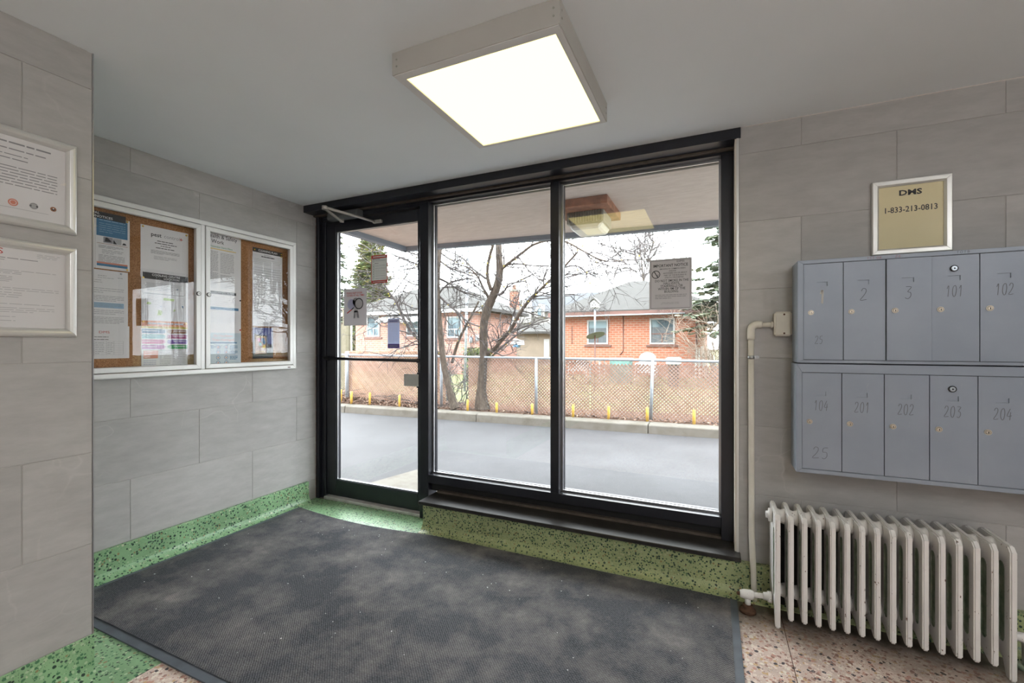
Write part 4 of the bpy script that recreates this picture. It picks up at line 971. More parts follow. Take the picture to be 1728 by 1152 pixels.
s.rings([(.16, .70, .0225, 0)], 'ink_black', 'no_smoking_sign'); s.poly([(.105, .765), (.12, .775), (.215, .645), (.20, .632)], 'ink_black', 'no_smoking_sign', 3); s.poly([(.20, .66), (.225, .70), (.215, .705), (.19, .665)], 'ink_black', 'no_smoking_sign', 3)

# ------------------------------------------------------------------ outside: building edge, canopy, drive
structure('wall_outside', B().box(-9, XL-.005, 2.42, 2.62, -.1, 5.5).box(-9, 7, 2.44, 2.62, 2.36, 5.5).box(2.5, 7, 2.42, 2.62, -.1, 5.5), 'building_brick', 'brick outer wall of the apartment building above the entrance', 'wall')
c0, c1, c2, c3 = (-3.1, 2.62), (4.5, 2.62), (4.5, 4.62), (-3.1, 3.965)
cn = structure('roof_canopy', B().prism([c0, c1, c2, c3], 'z', 2.25, 2.52), 'soffit_stucco', 'pinkish brown stucco canopy over the entrance', 'canopy')
def edge_strip(p, q, z0, z1, t):
    d = Vector((q[0]-p[0], q[1]-p[1], 0)).normalized(); nrm = Vector((d.y, -d.x, 0))*t
    return [(p[0], p[1]), (q[0], q[1]), (q[0]+nrm.x, q[1]+nrm.y), (p[0]+nrm.x, p[1]+nrm.y)]
bb = B(); bb.prism(edge_strip(c2, c3, 0, 0, -.07), 'z', 2.205, 2.54); bb.prism(edge_strip(c3, c0, 0, 0, -.07), 'z', 2.205, 2.54)
bb.build('fascia', 'fascia_grey', cn)
wpk = thing('canopy_light', 'ribbed metal light on a rusty square plate under the canopy', 'wall light', (-.88, 3.4, 2.25))
box('back_plate', 'rusty_plate', wpk, -1.09, -.68, 3.12, 3.62, 2.19, 2.25, bevel=.004)
bb = B().box(-1.02, -.74, 3.26, 3.54, 2.105, 2.19)
for i in range(14):
    x = -1.005+.0193*i; bb.box(x, x+.008, 3.243, 3.26, 2.11, 2.188)
bb.build('ribbed_body', 'fixture_metal', wpk)
B().prism([(-1.015, 2.105), (-.745, 2.105), (-.775, 2.06), (-.985, 2.06)], 'y', 3.27, 3.53).build('lens', 'lens_white', wpk, .012)

structure('driveway', B().box(-26, 26, 2.62, 6.75, -.3, -.08), 'asphalt', 'damp grey asphalt driveway in front of the entrance', 'driveway')
structure('door_apron', B().prism([(-2.86, 2.62), (-1.75, 2.62), (-2.2, 3.3), (-2.42, 3.68), (-2.72, 3.72), (-2.87, 3.1)], 'z', -.1, -.072), 'concrete', 'pale concrete apron outside the glass door', 'apron')
KS = .06
def kerb_y(x): return 6.6+KS*x
kb = thing('kerb', 'weathered concrete kerb along the far side of the driveway', 'kerb', (-1, 6.6, -.08), None, 'structure')
for i in range(-7, 7):
    xa, xb = -.85+2.7*i+.006, -.85+2.7*(i+1)-.006
    B().add([(x, kerb_y(x)+dy, z) for x in (xa, xb) for dy, z in ((0, -.1), (.012, .035), (.03, .05), (.27, .05), (.27, -.1))],
            [(0, 1, 2, 3, 4), (9, 8, 7, 6, 5)]+[(j, (j+1) % 5, 5+(j+1) % 5, 5+j) for j in range(5)]).build('kerb_stone', 'concrete', kb, .006)
def mound(x): return .045+max(0, min(.17, (-4.4-x)*.075))
bb = B(); vs_ = []
xs = [-24+.6*i for i in range(81)]
for x in xs:
    for dy, k in ((.25, 0), (.45, .6), (.8, 1), (1.2, .9)):
        vs_.append((x, kerb_y(x)+dy, .045+(mound(x)-.045)*k))
bb.add(vs_, [(i*4+j, i*4+4+j, i*4+5+j, i*4+1+j) for i in range(80) for j in range(3)], 0, True)
structure('planting_strip', bb, 'bare_soil', 'strip of bare soil between the kerb and the fence', 'soil')
structure('back_lawn', B().box(-60, 50, 7.5, 110, -.3, .03), 'lawn', 'patchy brown and green lawn behind the lattice fence', 'lawn')
bb = B(); r = random.Random(11)
for _ in range(5200):
    x = r.uniform(-11, 4.5) if r.random() < .6 else r.uniform(-8.5, -4.2)
    dy = r.triangular(.2, 1.0, .35) ; k = min(1, max(0, (dy-.2)/.5))
    p = Vector((x, kerb_y(x)+dy, .05+(mound(x)-.045)*k+r.uniform(0, .02)))
    a = r.uniform(0, 2*PI); s = r.uniform(.012, .035); ti = r.uniform(-.5, .5)
    u_ = Vector((math.cos(a), math.sin(a), ti))*s; v_ = Vector((-math.sin(a), math.cos(a), r.uniform(-.4, .4)))*s*.55
    bb.add([p-u_, p+v_, p+u_, p-v_+Vector((0, 0, s*.3))], [(0, 1, 2), (0, 2, 3)])
o = bb.build('leaf_litter', 'leaf_litter', None); tag(o, 'dry brown leaves lying along the fence behind the kerb', 'leaves', None, 'stuff')
bb = B()
for _ in range(130):
    x = r.uniform(-8.3, -4.0); y = kerb_y(x)+r.uniform(.3, .75); a = r.uniform(-.5, .5)+(PI if r.random() < .5 else 0); L = r.uniform(.15, .6)
    z = mound(x)+r.uniform(.0, .08); d = Vector((math.cos(a), math.sin(a)*.4, r.uniform(-.15, .2)))*L
    p = Vector((x, y, z)); bb.tube([p, p+d*.5+Vector((0, 0, r.uniform(-.02, .04))), p+d], [.005, .004, .002], 4)
o = bb.build('fallen_twigs', 'twig_bark', None); tag(o, 'heap of fallen twigs among the leaves seen through the door', 'twigs', None, 'stuff')

# yellow posts behind the kerb
posts = [(575, 657, 671, 'leftmost of the yellow posts, by the wooden fence'), (593, 660, 672, 'short yellow post beside the fence end post'), (624, 662, 671, 'stubby yellow post half buried in leaves'),
         (674, 666, 687, 'yellow post under the purple notice, seen through the door'), (789, 674, 693, 'yellow post between the two tree trunks'), (838, 679, 697, 'yellow post right of the thick tree trunk'),
         (898, 681, 700, 'yellow post by the fence post left of the middle window bar'), (967, 682, 704, 'yellow post just right of the middle window bar'), (1027, 685, 708, 'yellow post in the middle of the right window'),
         (1092, 687, 711, 'yellow post touching the fence post in the right window'), (1171, 691, 717, 'yellow post nearest the right window jamb')]
for u, v0, v1, lab in posts:
    q = ray(u, v1); t = 6.87/(q.y-KS*q.x); x, y = q.x*t, q.y*t
    zt = EYE+(581-v0)/749*t; zb = min(EYE+(581-v1)/749*t, zt-.05); r_ = .021 if u > 600 else .025
    o = thing('marker_post', lab, 'post', (x, y, zb), 'yellow marker posts behind the kerb')
    B().tube([(x, y, min(zb, .05)), (x+.002, y, zt-.004), (x+.002, y, zt)], [r_, r_, r_*.8], 12).build('post', 'yellow_paint', o)

# chain link fence and wooden lattice behind it
def fence_y(x): return 7.0+.05*x
def rail_z(x): return .945-.0065*x
cf = thing('chain_link_fence', 'galvanised chain link fence with top rail behind the kerb', 'fence', (-2, 6.9, .05))
B().tube([(-6.75, fence_y(-6.75), rail_z(-6.75)), (-2, fence_y(-2), rail_z(-2)), (4.4, fence_y(4.4), rail_z(4.4))], .019, 8).build('top_rail', 'galvanised_steel', cf)
for u, big in ((586, 1), (745, 0), (905, 0), (1098, 0), (1330, 0), (1560, 0)):
    q = ray(u, 600); t = 7.0/(q.y-.05*q.x); x, y = q.x*t, q.y*t
    B().tube([(x, y-.005, .02), (x+(.03 if u == 1098 else 0), y-.005, rail_z(x)+(.06 if big else .0))], .036 if big else .025, 10).build('post', 'galvanised_steel', cf)
bb = B(); h = .88
k = -6.7-h
while k < 4.4:
    for sg in (1, -1):
        pts = []
        for t in (0, h):
            x = k+t if sg > 0 else k+h-t
            pts.append((x, t))
        (xa, ta), (xb, tb) = pts
        if max(xa, xb) <= 4.4 and min(xa, xb) >= -6.72:
            bb.tube([(xa, fence_y(xa)-.01, .05+ta), (xb, fence_y(xb)-.01, .05+tb)], .0016, 3, caps=False)
    k += .062
bb.build('wire_mesh', 'galvanised_steel', cf, kind='stuff')
SLAT = B().box(-.5, .5, -.004, .004, -.0105, .0105).build('slat', 'lattice_wood'); slat_me = SLAT.data; bpy.data.objects.remove(SLAT)
def lattice(xa, xb, za, zb, label, pitch=.054):
    yc = (fence_y(xa)+fence_y(xb))/2+.05
    t = thing('lattice_panel', label, 'lattice', ((xa+xb)/2, yc, za), 'wooden lattice panels')
    H = zb-za; k = xa-H+pitch*.4
    ang = math.atan(.05)
    while k < xb:
        for sg in (1, -1):
            x0, x1 = max(xa, k), min(xb, k+H)
            if x1-x0 < .04: continue
            z0, z1 = za+(x0-k), za+(x1-k)
            if sg < 0: z0, z1 = zb-(x0-k), zb-(x1-k)
            L = math.hypot(x1-x0, z1-z0); cx, cz = (x0+x1)/2, (z0+z1)/2
            s = link('slat', slat_me, t)
            s.matrix_parent_inverse = Matrix.Identity(4)
            s.location = Vector((cx, fence_y(cx)+.05+(.005 if sg > 0 else -.005), cz))-t.location
            s.rotation_euler = (0, -math.atan2(z1-z0, x1-x0), ang); s.scale = (L, 1, 1)
        k += pitch
lattice(-6.72, -4.42, .10, 1.055, 'lattice panel behind the chain link, seen through the glass door')
lattice(-3.96, -1.80, .055, .955, 'lattice panel right behind the thick tree trunk')
lattice(-1.79, .50, .055, .885, 'lattice panel filling the right window behind the fence post')
lattice(.51, 2.70, .055, .86, 'lattice panel beyond the right window jamb')
wd = thing('wooden_fence', 'weathered greenish plank fence at the far left beyond the door', 'fence', (-8.2, 7.3, .05))
for i, (u0, u1, v0, y) in enumerate(((560, 567, 541, 7.45), (568.5, 575, 545, 7.45), (576, 581, 548, 7.4), (582, 590, 541, 7.35))):
    a, b_ = at(u0, v0, y), at(u1, v0, y)
    box('plank', 'weathered_wood', wd, a.x, b_.x, y, y+.03, .1, a.z)
a = at(583, 520, 7.3); box('fence_post', 'weathered_wood', wd, a.x-.02, a.x+.07, 7.24, 7.33, .1, a.z)
a, b_ = at(556, 640, 7.43), at(590, 640, 7.43); box('rail', 'weathered_wood', wd, a.x, b_.x, 7.41, 7.45, a.z-.04, a.z+.04)
dp = thing('white_pole', 'thin white pole beside the plank fence end post', 'pole', at(592, 600, 7.6))
a = at(592, 545, 7.6); B().tube([(a.x, 7.6, .1), (a.x, 7.6, a.z)], .03, 10).build('pole', 'white_trim', dp)
up_ = thing('utility_pole', 'slender grey metal pole between the two trees', 'pole', (at(784, 600, 9.5).x, 9.5, 0))
a, b_ = at(784, 600, 9.5), at(791, 380, 9.5); B().tube([(a.x, 9.5, .02), (b_.x, 9.5, b_.z)], .034, 10).build('pole', 'galvanised_steel', up_)
B().tube([at(797, 424, 9.45)+Vector((.06*math.cos(k_*PI/8), 0, .06*math.sin(k_*PI/8))) for k_ in range(17)], .008, 5).tube([at(789, 424, 9.48), at(793, 424, 9.45)], .01, 5).build('wire_coil', 'galvanised_steel', up_)

# ------------------------------------------------------------------ houses
def hip_roof(bb, x0, x1, y0, y1, ze, xr0, xr1, yr, zr, th=.12):
    v = [(x0, y0, ze), (x1, y0, ze), (x1, y1, ze), (x0, y1, ze), (xr0, yr, zr), (xr1, yr, zr)]
    v2 = [(a, b_, c-th) for a, b_, c in v[:4]]
    bb.add(v+v2, [(0, 1, 5, 4), (1, 2, 5), (2, 3, 4, 5), (3, 0, 4), (6, 7, 1, 0), (7, 8, 2, 1), (8, 9, 3, 2), (9, 6, 0, 3), (9, 8, 7, 6)])
    return bb
def house_window(h, x0, x1, z0, z1, y, sash='white_trim', curtain=True, sill=True, name='window'):
    f = .055
    bb = B()
    for q in ((x0, x1, z0, z0+f), (x0, x1, z1-f, z1), (x0, x0+f, z0+f, z1-f), (x1-f, x1, z0+f, z1-f)): bb.box(q[0], q[1], y-.05, y+.02, q[2], q[3])
    w_ = bb.build(name, 'white_trim', h)
    zm = z0+(z1-z0)*.40
    B().box(x0+f, x1-f, y-.03, y, zm-.022, zm+.022).box((x0+x1)/2-.02, (x0+x1)/2+.02, y-.03, y, z0+f, zm-.022).build('sash', sash, w_)
    box('pane', 'house_glass', w_, x0+f, x1-f, y-.012, y-.006, z0+f, z1-f)
    if curtain:
        bb = B(); n = 14
        vs_ = [(x0+f+(x1-x0-2*f)*i/n, y-.014-.004*(i % 2), z) for i in range(n+1) for z in (z0+f, z0+(z1-z0)*.66)]
        bb.add(vs_, [(2*i, 2*i+2, 2*i+3, 2*i+1) for i in range(n)]); bb.build('curtain', 'curtain', w_)
    if sill: box('sill', 'brown_trim', w_, x0-.12, x1+.12, y-.07, y, z0-.09, z0-.03)
    return w_
hr = thing('brick_house', 'orange brick bungalow with grey hip roof in the right window', 'house', (-2.8, 17, 0), 'neighbouring houses')
box('wall', 'orange_brick', hr, -5.4, -.27, 17, 24, 0, 2.36)
hip_roof(B(), -5.95, .38, 16.5, 24.5, 2.46, -3.45, -2.75, 20.4, 4.02).build('roof', 'roof_shingles', hr)
box('eave_board', 'brown_trim', hr, -5.93, .36, 16.49, 16.56, 2.24, 2.42)
B().tube([(-5.2, 16.46, 2.27), (-.9, 16.46, 2.27)], .03, 6).build('gutter', 'galvanised_steel', hr)
house_window(hr, -4.48, -3.67, 1.20, 2.14, 17, 'brown_trim')
house_window(hr, -2.14, -1.27, 1.20, 2.15, 17, 'brown_trim')
for x in (-3.10,): B().tube([(x, 16.98, 2.3), (x, 16.98, .95), (x-.12, 16.98, .8)], .014, 5).build('cable', 'brown_trim', hr)
B().tube([(-.55, 16.93, 2.3), (-.55, 16.93, .1)], .035, 6).build('downspout', 'brown_trim', hr)
B().tube([(-5.1, 16.97, 1.9), (-5.1, 16.97, 1.2)], .012, 5).build('cable', 'brown_trim', hr)
hl = thing('brick_house', 'red brick bungalow with white windows and awning behind the glass door', 'house', (-11, 15, 0), 'neighbouring houses')
box('wall', 'red_brick', hl, -14.4, -8.25, 15, 18.7, 0, 2.5)
hip_roof(B(), -14.9, -7.8, 14.55, 19.1, 2.6, -12.3, -10.3, 16.85, 3.78).build('roof', 'roof_shingles', hl)
box('eave_board', 'white_trim', hl, -14.85, -7.85, 14.53, 14.6, 2.42, 2.56)
for u0, u1, v0, v1 in ((620, 641.5, 533, 568), (686.5, 710, 536, 567)):
    a, b_ = at(u0, v0, 15), at(u1, v1, 15); house_window(hl, a.x, b_.x, b_.z, a.z, 15, 'white_trim', False)
a = at(755, 568, 15); house_window(hl, a.x, a.x+.7, 1.45, 2.3, 15, 'white_trim', False)
a = at(637, 527, 14.4); b_ = at(712, 527, 14.4)
bb = B(); n = 40
vs_ = []
for i in range(n+1):
    x = a.x+(b_.x-a.x)*i/n; rip = .02*(i % 2)
    vs_ += [(x, 14.98, 2.44+rip), (x, 14.25, 2.17+rip), (x, 14.25, 2.03+.06*abs(math.sin(i*PI/5))+rip)]
bb.add(vs_, [(3*i+j, 3*i+3+j, 3*i+4+j, 3*i+1+j) for i in range(n) for j in (0, 1)])
bb.build('awning', 'white_trim', hl)
a, b_ = at(859.5, 492, 18.5), at(870.5, 540, 18.5)
cm = box('chimney', 'orange_brick', hl, a.x, b_.x, 18.5, 18.9, 2.3, a.z)
box('chimney_cap', 'concrete', cm, a.x-.04, b_.x+.04, 18.45, 18.95, a.z, a.z+.1); B().tube([((a.x+b_.x)/2, 18.7, a.z+.1), ((a.x+b_.x)/2, 18.7, a.z+.32)], [.1, .08], 8).build('chimney_pot', 'rusty_plate', cm)
a, b_ = at(780, 489, 20), at(786, 500, 20); box('chimney', 'orange_brick', hl, a.x, b_.x, 20, 20.3, 3.0, a.z)
B().tube([at(868, 535, 14.5), at(858, 560, 14.5), at(851, 566, 14.5)], .05, 6).build('downspout', 'white_trim', hl)
for u, v in ((795, 573), (806, 570)):
    a = at(u, v, 14.95); B().tube([a+Vector((0, -.03, -.12)), a+Vector((0, -.03, .12))], .07, 8).build('meter', 'galvanised_steel', hl)
hg = thing('garden_garage', 'low tan garage with grey roof between the two bungalows', 'garage', (at(905, 590, 24).x, 24, 0))
a, b_ = at(868, 590, 24), at(962, 590, 24)
box('wall', 'tan_stucco', hg, a.x, b_.x, 24, 29, 0, at(900, 563, 24).z)
ze = at(900, 561, 24).z; hip_roof(B(), a.x-.4, b_.x+.4, 23.5, 29.5, ze+.05, a.x+2.0, b_.x-2.0, 26.5, at(900, 541, 26.5).z).build('roof', 'roof_shingles', hg)
a_, b2 = at(918, 572, 23.97), at(927, 590, 23.97); box('door', 'white_trim', hg, a_.x, b2.x, 23.95, 24, 0, a_.z)
hw = thing('white_house', 'white stucco house with dark roof and small dormer in the distance', 'house', (at(925, 560, 36).x, 36, 0), 'neighbouring houses')
a, b_ = at(872, 540, 36), at(985, 540, 36); ze = at(920, 524, 36).z
box('wall', 'white_stucco', hw, a.x, b_.x, 36, 44, 0, ze)
B().prism([(35.5, ze-.1), (44.5, ze-.1), (40, at(920, 497, 40).z)], 'x', a.x-.5, b_.x+.5).build('roof', 'dark_roof', hw)
for u in (910,):
    c = at(u, 512, 35.6); e = at(u-9, 535, 35.6); f_ = at(u+9, 535, 35.6)
    g = B().prism([(e.x, e.z), (f_.x, e.z), (f_.x, e.z+.5), (c.x, c.z), (e.x, e.z+.5)], 'y', 35.6, 39).build('dormer', 'white_stucco', hw)
    q, q2 = at(u-2.5, 521, 35.55), at(u+2.5, 533, 35.55); box('dormer_window', 'house_glass', g, q.x, q2.x, 35.55, 35.6, q2.z, q.z)
c = at(880, 505, 35.6); e = at(868, 545, 35.6); f_ = at(897, 545, 35.6)
B().prism([(e.x, e.z), (f_.x, e.z), (f_.x, e.z+1.0), (c.x, c.z), (e.x, e.z+1.0)], 'y', 35.5, 39).build('gable', 'white_stucco', hw)
hf = thing('far_house', 'distant house with rose roof at the far left of the door glass', 'house', (at(560, 560, 40).x, 40, 0), 'neighbouring houses')
a, b_ = at(535, 560, 40), at(584, 548, 40)
box('wall', 'white_stucco', hf, a.x, b_.x, 40, 47, 0, b_.z); hip_roof(B(), a.x-.4, b_.x+.5, 39.5, 47.5, b_.z+.1, a.x+1.0, b_.x-1.8, 43, at(570, 518, 43).z).build('roof', 'rose_roof', hf)

# ------------------------------------------------------------------ garden things
bh = thing('bird_house', 'white birdhouse on a tall pole with a tilted grey baffle', 'birdhouse', (at(1004, 610, 11).x, 11, 0))
a = at(1004, 520, 11); B().tube([(a.x, 11, 0), (a.x, 11, 1.45)], .018, 8).build('lower_pole', 'brown_trim', bh); B().tube([(a.x, 11, 1.45), (a.x, 11, a.z)], .022, 8).build('upper_pole', 'galvanised_steel', bh)
t_, e0, e1 = at(1004, 505, 11), at(997.5, 511, 11), at(1010.5, 519, 11)
g = B().prism([(e0.x, e1.z), (e1.x, e1.z), (e1.x, e0.z), (t_.x, t_.z), (e0.x, e0.z)], 'y', 10.9, 11.1).build('bird_box', 'white_trim', bh)
bb = B()
for dx, dz in ((-.035, .0), (.035, .0), (-.035, -.06), (.035, -.06), (0, .05)): bb.tube([((e0.x+e1.x)/2+dx, 10.899, (e0.z+e1.z)/2+dz), ((e0.x+e1.x)/2+dx, 10.905, (e0.z+e1.z)/2+dz)], .014, 8)
bb.build('entrance_holes', 'keyhole_dark', g)
B().prism([(e0.x-.03, e0.z-.01), (t_.x, t_.z+.015), (e1.x+.03, e0.z-.01), (t_.x, t_.z+.045)], 'y', 10.86, 11.14).build('bird_box_roof', 'baffle_grey', bh)
cc = at(1005, 565.5, 11); bb = B(); n = 20
Rb = Matrix.Rotation(math.radians(-17), 3, 'Y') @ Matrix.Rotation(math.radians(-14), 3, 'X')
vs_ = [cc+Rb @ Vector((.24*math.cos(2*PI*i/n), .24*math.sin(2*PI*i/n), 0)) for i in range(n)]+[cc+Rb @ Vector((0, 0, .085))]+[cc+Rb @ Vector((.235*math.cos(2*PI*i/n), .235*math.sin(2*PI*i/n), -.008)) for i in range(n)]
bb.add(vs_, [(i, (i+1) % n, n) for i in range(n)]+[(i, n+1+i, n+1+(i+1) % n, (i+1) % n) for i in range(n)]+[list(range(n+1, 2*n+1))])
bb.build('baffle', 'baffle_grey', bh)
def plastic_chair(u, y, ztop, label, ry=0):
    c = at(u, 600, y); x = c.x
    t = thing('garden_chair', label, 'chair', (x, y, .03), 'white plastic garden chairs')
    k = 8; hw = .24
    pts = [(x-hw, .42), (x+hw, .42)]+[(x+hw*math.cos(PI*i/k), ztop-.2+.2*math.sin(PI*i/k)) for i in range(k+1)]
    B().prism(pts, 'y', y+.2, y+.225).build('backrest', 'white_plastic', t); box('seat', 'white_plastic', t, x-hw, x+hw, y-.25, y+.2, .40, .425, bevel=.008)
    for sx in (-1, 1):
        B().tube([(x+sx*hw, y+.2, .66), (x+sx*hw*1.1, y-.2, .64), (x+sx*hw*1.12, y-.25, .6)], .02, 6).build('armrest', 'white_plastic', t)
        for sy in (-.23, .2): B().tube([(x+sx*hw*1.1, y+sy, .62 if sy < 0 else .5), (x+sx*hw*1.15, y+sy*1.1, .03)], .02, 6).build('leg', 'white_plastic', t)
plastic_chair(1091, 13, at(1091, 594, 13).z, 'white plastic chair with rounded back right of the fence post')
plastic_chair(978, 13.2, at(978, 604, 13.2).z, 'white plastic chair behind the lattice under the birdhouse')
gt = thing('garden_table', 'long white plastic table beside the birdhouse pole', 'table', (at(1002, 607, 13).x, 13, .03))
a, b_ = at(988, 606, 13), at(1017, 606, 13); box('table_top', 'white_plastic', gt, a.x, b_.x, 12.8, 13.5, a.z-.04, a.z, bevel=.008)
for x in (a.x+.05, b_.x-.05):
    for y in (12.85, 13.45): box('leg', 'white_plastic', gt, x-.02, x+.02, y-.02, y+.02, .03, a.z-.04)
bn = thing('storage_bin', 'white storage bin with dark underside behind the lattice', 'bin', (at(1137, 610, 13).x, 13, .03))
a, b_ = at(1125, 603, 13), at(1149, 615, 13); box('bin_body', 'white_plastic', bn, a.x, b_.x, 12.8, 13.3, b_.z, a.z, bevel=.02); box('bin_foot', 'dark_recess', bn, a.x+.05, b_.x-.05, 12.85, 13.25, .03, b_.z)
for k_, (ua, va, ub, vb, lab) in enumerate(((1176, 588, 1173, 622, 'leftmost pale board leaning on the brick house corner'), (1180, 588, 1180, 622, 'second pale board leaning on the brick house corner'), (1185, 584, 1192, 622, 'wide pale board leaning on the brick house corner'),
        (1193, 584, 1214, 622, 'slanted pale board beside the leaning stack'), (1194, 590, 1208, 624, 'slanted thin board in the leaning stack'), (1197, 592, 1220, 622, 'rightmost slanted board by the dry brush'))):
    p, q = at(ua, va, 16.6 if k_ < 3 else 15.2), at(ub, vb, 16.2 if k_ < 3 else 14.8); q.z = .04
    d = (p-q); ax = Vector((1, 0, 0))*(.055 if k_ == 2 else .03)
    o = B().obox((p+q)/2, ax, d/2, d.cross(ax).normalized()*.015).build('leaning_board', 'pale_board'); tag(o, lab, 'board', 'boards leaning by the brick house')
gb = thing('garden_box', 'teal garden box beside the birdhouse pole behind the lattice', 'box', (at(1048, 610, 13.6).x, 13.6, .03))
a, b_ = at(1030, 604, 13.6), at(1064, 612, 13.6); box('box_body', 'green_plastic', gb, a.x, b_.x, 13.5, 14.0, .03, a.z-.06, bevel=.02); box('box_lid', 'white_plastic', gb, a.x-.02, b_.x+.02, 13.48, 14.02, a.z-.06, a.z, bevel=.01)
tw = thing('white_tarp_pile', 'white and blue tarp bundle in front of the tan garage', 'tarp', at(874, 579, 16))
for q, mt_ in ((((862, 580), (869, 571), (873, 573), (868, 581)), 'white_plastic'), (((867, 582), (874, 573), (881, 574), (882, 582)), 'white_plastic'), (((866, 585), (873, 578), (876, 582), (874, 586)), 'ink_blue')):
    B().prism([(at(u, v, 16).x, at(u, v, 16).z) for u, v in q], 'y', 16-.1, 16.2).build('tarp_fold', mt_, tw, .01)

# ------------------------------------------------------------------ trees
def rand_dir(r, d, spread):
    v = Vector((r.gauss(0, 1), r.gauss(0, 1), r.gauss(0, 1))); v -= v.project(d)
    return (d*math.cos(spread)+v.normalized()*math.sin(spread)).normalized()
def twig(bb, r, p, d, L, rad, depth, droop=.0, n=4):
    k = 4; pts = [p.copy()]; dd = d.copy()
    for i in range(k):
        dd = (dd+Vector((r.gauss(0, .16), r.gauss(0, .16), r.gauss(0, .16)-droop))).normalized(); pts.append(pts[-1]+dd*L/k)
    bb.tube(pts, [rad*(1-.55*i/k) for i in range(k+1)], n, caps=False)
    if depth > 0:
        for _ in range(r.randint(2, 4)):
            i = r.randint(1, k); q = pts[i]
            twig(bb, r, q, rand_dir(r, (pts[i]-pts[i-1]).normalized(), r.uniform(.5, 1.1)), L*r.uniform(.4, .7), rad*.7, depth-1, droop, 3)
def limb_pts(path, Y0, Y1):
    n = len(path); pts = [at(u, v, Y0+(Y1-Y0)*i/(n-1)) for i, (u, v, *_) in enumerate(path)]
    return pts, [Vector(ray(u, v)).length*0+wpx/749/2*((pts[i].y/ray(u, v).y)) for i, (u, v, wpx) in enumerate(path)]
def add_limb(bb, path, Y0, Y1, n=9):
    pts, rad = limb_pts(path, Y0, Y1)
    sp = smooth_pts(pts, 4); rs = []
    for i in range(len(sp)):
        f = i/4; a = min(int(f), len(rad)-2); rs.append(rad[a]+(rad[a+1]-rad[a])*(f-a))
    bb.tube(sp, rs, n); return sp, rs
def bare_tree(name, label, trunk, limbs, Y, seed, tw_n=1.0, group='bare trees by the fence', tw_len=(.3, .9)):
    r = random.Random(seed)
    base = at(trunk[0][0], trunk[0][1], Y)
    t = thing(name, label, 'tree', base, group)
    bb = B(); sp, _ = add_limb(bb, trunk, Y, Y, 12); bb.build('trunk', 'bark', t)
    tb = B(); bud = B()
    for path, Y0, Y1 in limbs:
        lb = B(); sp, rs = add_limb(lb, path, Y0, Y1, 7); lb.build('branch', 'bark' if path[0][2] > 5 else 'twig_bark', t)
        for i in range(2, len(sp)):
            for _ in range(2):
                if r.random() < .36*tw_n:
                    d = (sp[i]-sp[i-1]).normalized()
                    twig(tb, r, sp[i], rand_dir(r, d, r.uniform(.5, 1.2)), r.uniform(*tw_len), max(.0065, min(rs[i]*.6, .012))*(Y/7 if Y > 10 else 1), 2, .02)
        for i in range(0, len(sp), 3):
            p = sp[i]+Vector((r.uniform(-.06, .06), -.03, r.uniform(-.06, .06))); s = r.uniform(.008, .018)
            bud.add([p+Vector((s, 0, 0)), p+Vector((0, 0, s)), p+Vector((-s, 0, 0)), p+Vector((0, -s*.5, -s))], [(0, 1, 2), (0, 2, 3)])
    if tb.v: tb.build('twigs', 'twig_bark', t, kind='stuff')
    if bud.v: bud.build('buds', 'yellow_buds', t, kind='stuff')
    return t
bare_tree('bare_tree', 'thick leaning bare tree trunk in front of the lattice in the middle window',
    [(815, 692, 30), (813, 676, 23), (813, 655, 16), (815, 625, 14.5), (816, 590, 13.5), (816, 555, 13.5), (820, 530, 14), (828, 508, 14.5), (837, 488, 14), (843, 462, 12.5), (842, 430, 11), (841, 405, 10), (839, 370, 9), (844, 320, 7), (840, 260, 5)],
    [([(819, 600, 8), (835, 588, 7), (848, 572, 6.5), (862, 556, 6.5), (876, 530, 6), (892, 508, 5.5), (908, 492, 5), (928, 473, 4.5), (950, 452, 4), (975, 425, 3)], 6.9, 6.4),
     ([(845, 455, 6), (856, 446, 5.5), (866, 438, 5), (882, 426, 4.6), (900, 413, 4.2), (928, 405, 4), (955, 408, 3.4), (985, 424, 3), (1008, 436, 2.6), (1030, 441, 2.2), (1060, 438, 1.8), (1098, 438, 1.3)], 6.86, 6.5),
     ([(858, 446, 3.6), (875, 445, 3), (900, 448, 2.4), (927, 449, 1.8), (950, 455, 1.4)], 6.86, 7.4),
     ([(832, 497, 5), (846, 496, 4), (853, 488, 3), (859, 479, 2.6), (875, 476, 2.2), (888, 475, 2), (890, 487, 1.8), (897, 500, 1.6)], 6.86, 6.6),
     ([(829, 490, 7), (823, 470, 6), (823, 450, 5), (827, 430, 5), (833, 405, 4.5), (826, 370, 4)], 6.8, 6.6),
     ([(826, 505, 6), (815, 485, 4), (805, 465, 3), (790, 452, 2.2), (770, 445, 1.6)], 6.86, 6.5),
     ([(820, 612, 4), (842, 590, 3.4), (872, 565, 3), (900, 548, 2.4), (926, 540, 1.8)], 6.9, 7.3),
     ([(820, 470, 4), (800, 455, 3), (780, 435, 2.4), (760, 425, 1.8), (742, 420, 1.4)], 6.8, 7.2),
     ([(950, 452, 3), (968, 448, 2.4), (985, 455, 1.8), (996, 480, 1.2)], 6.5, 6.4)], 6.86, 3, .9)
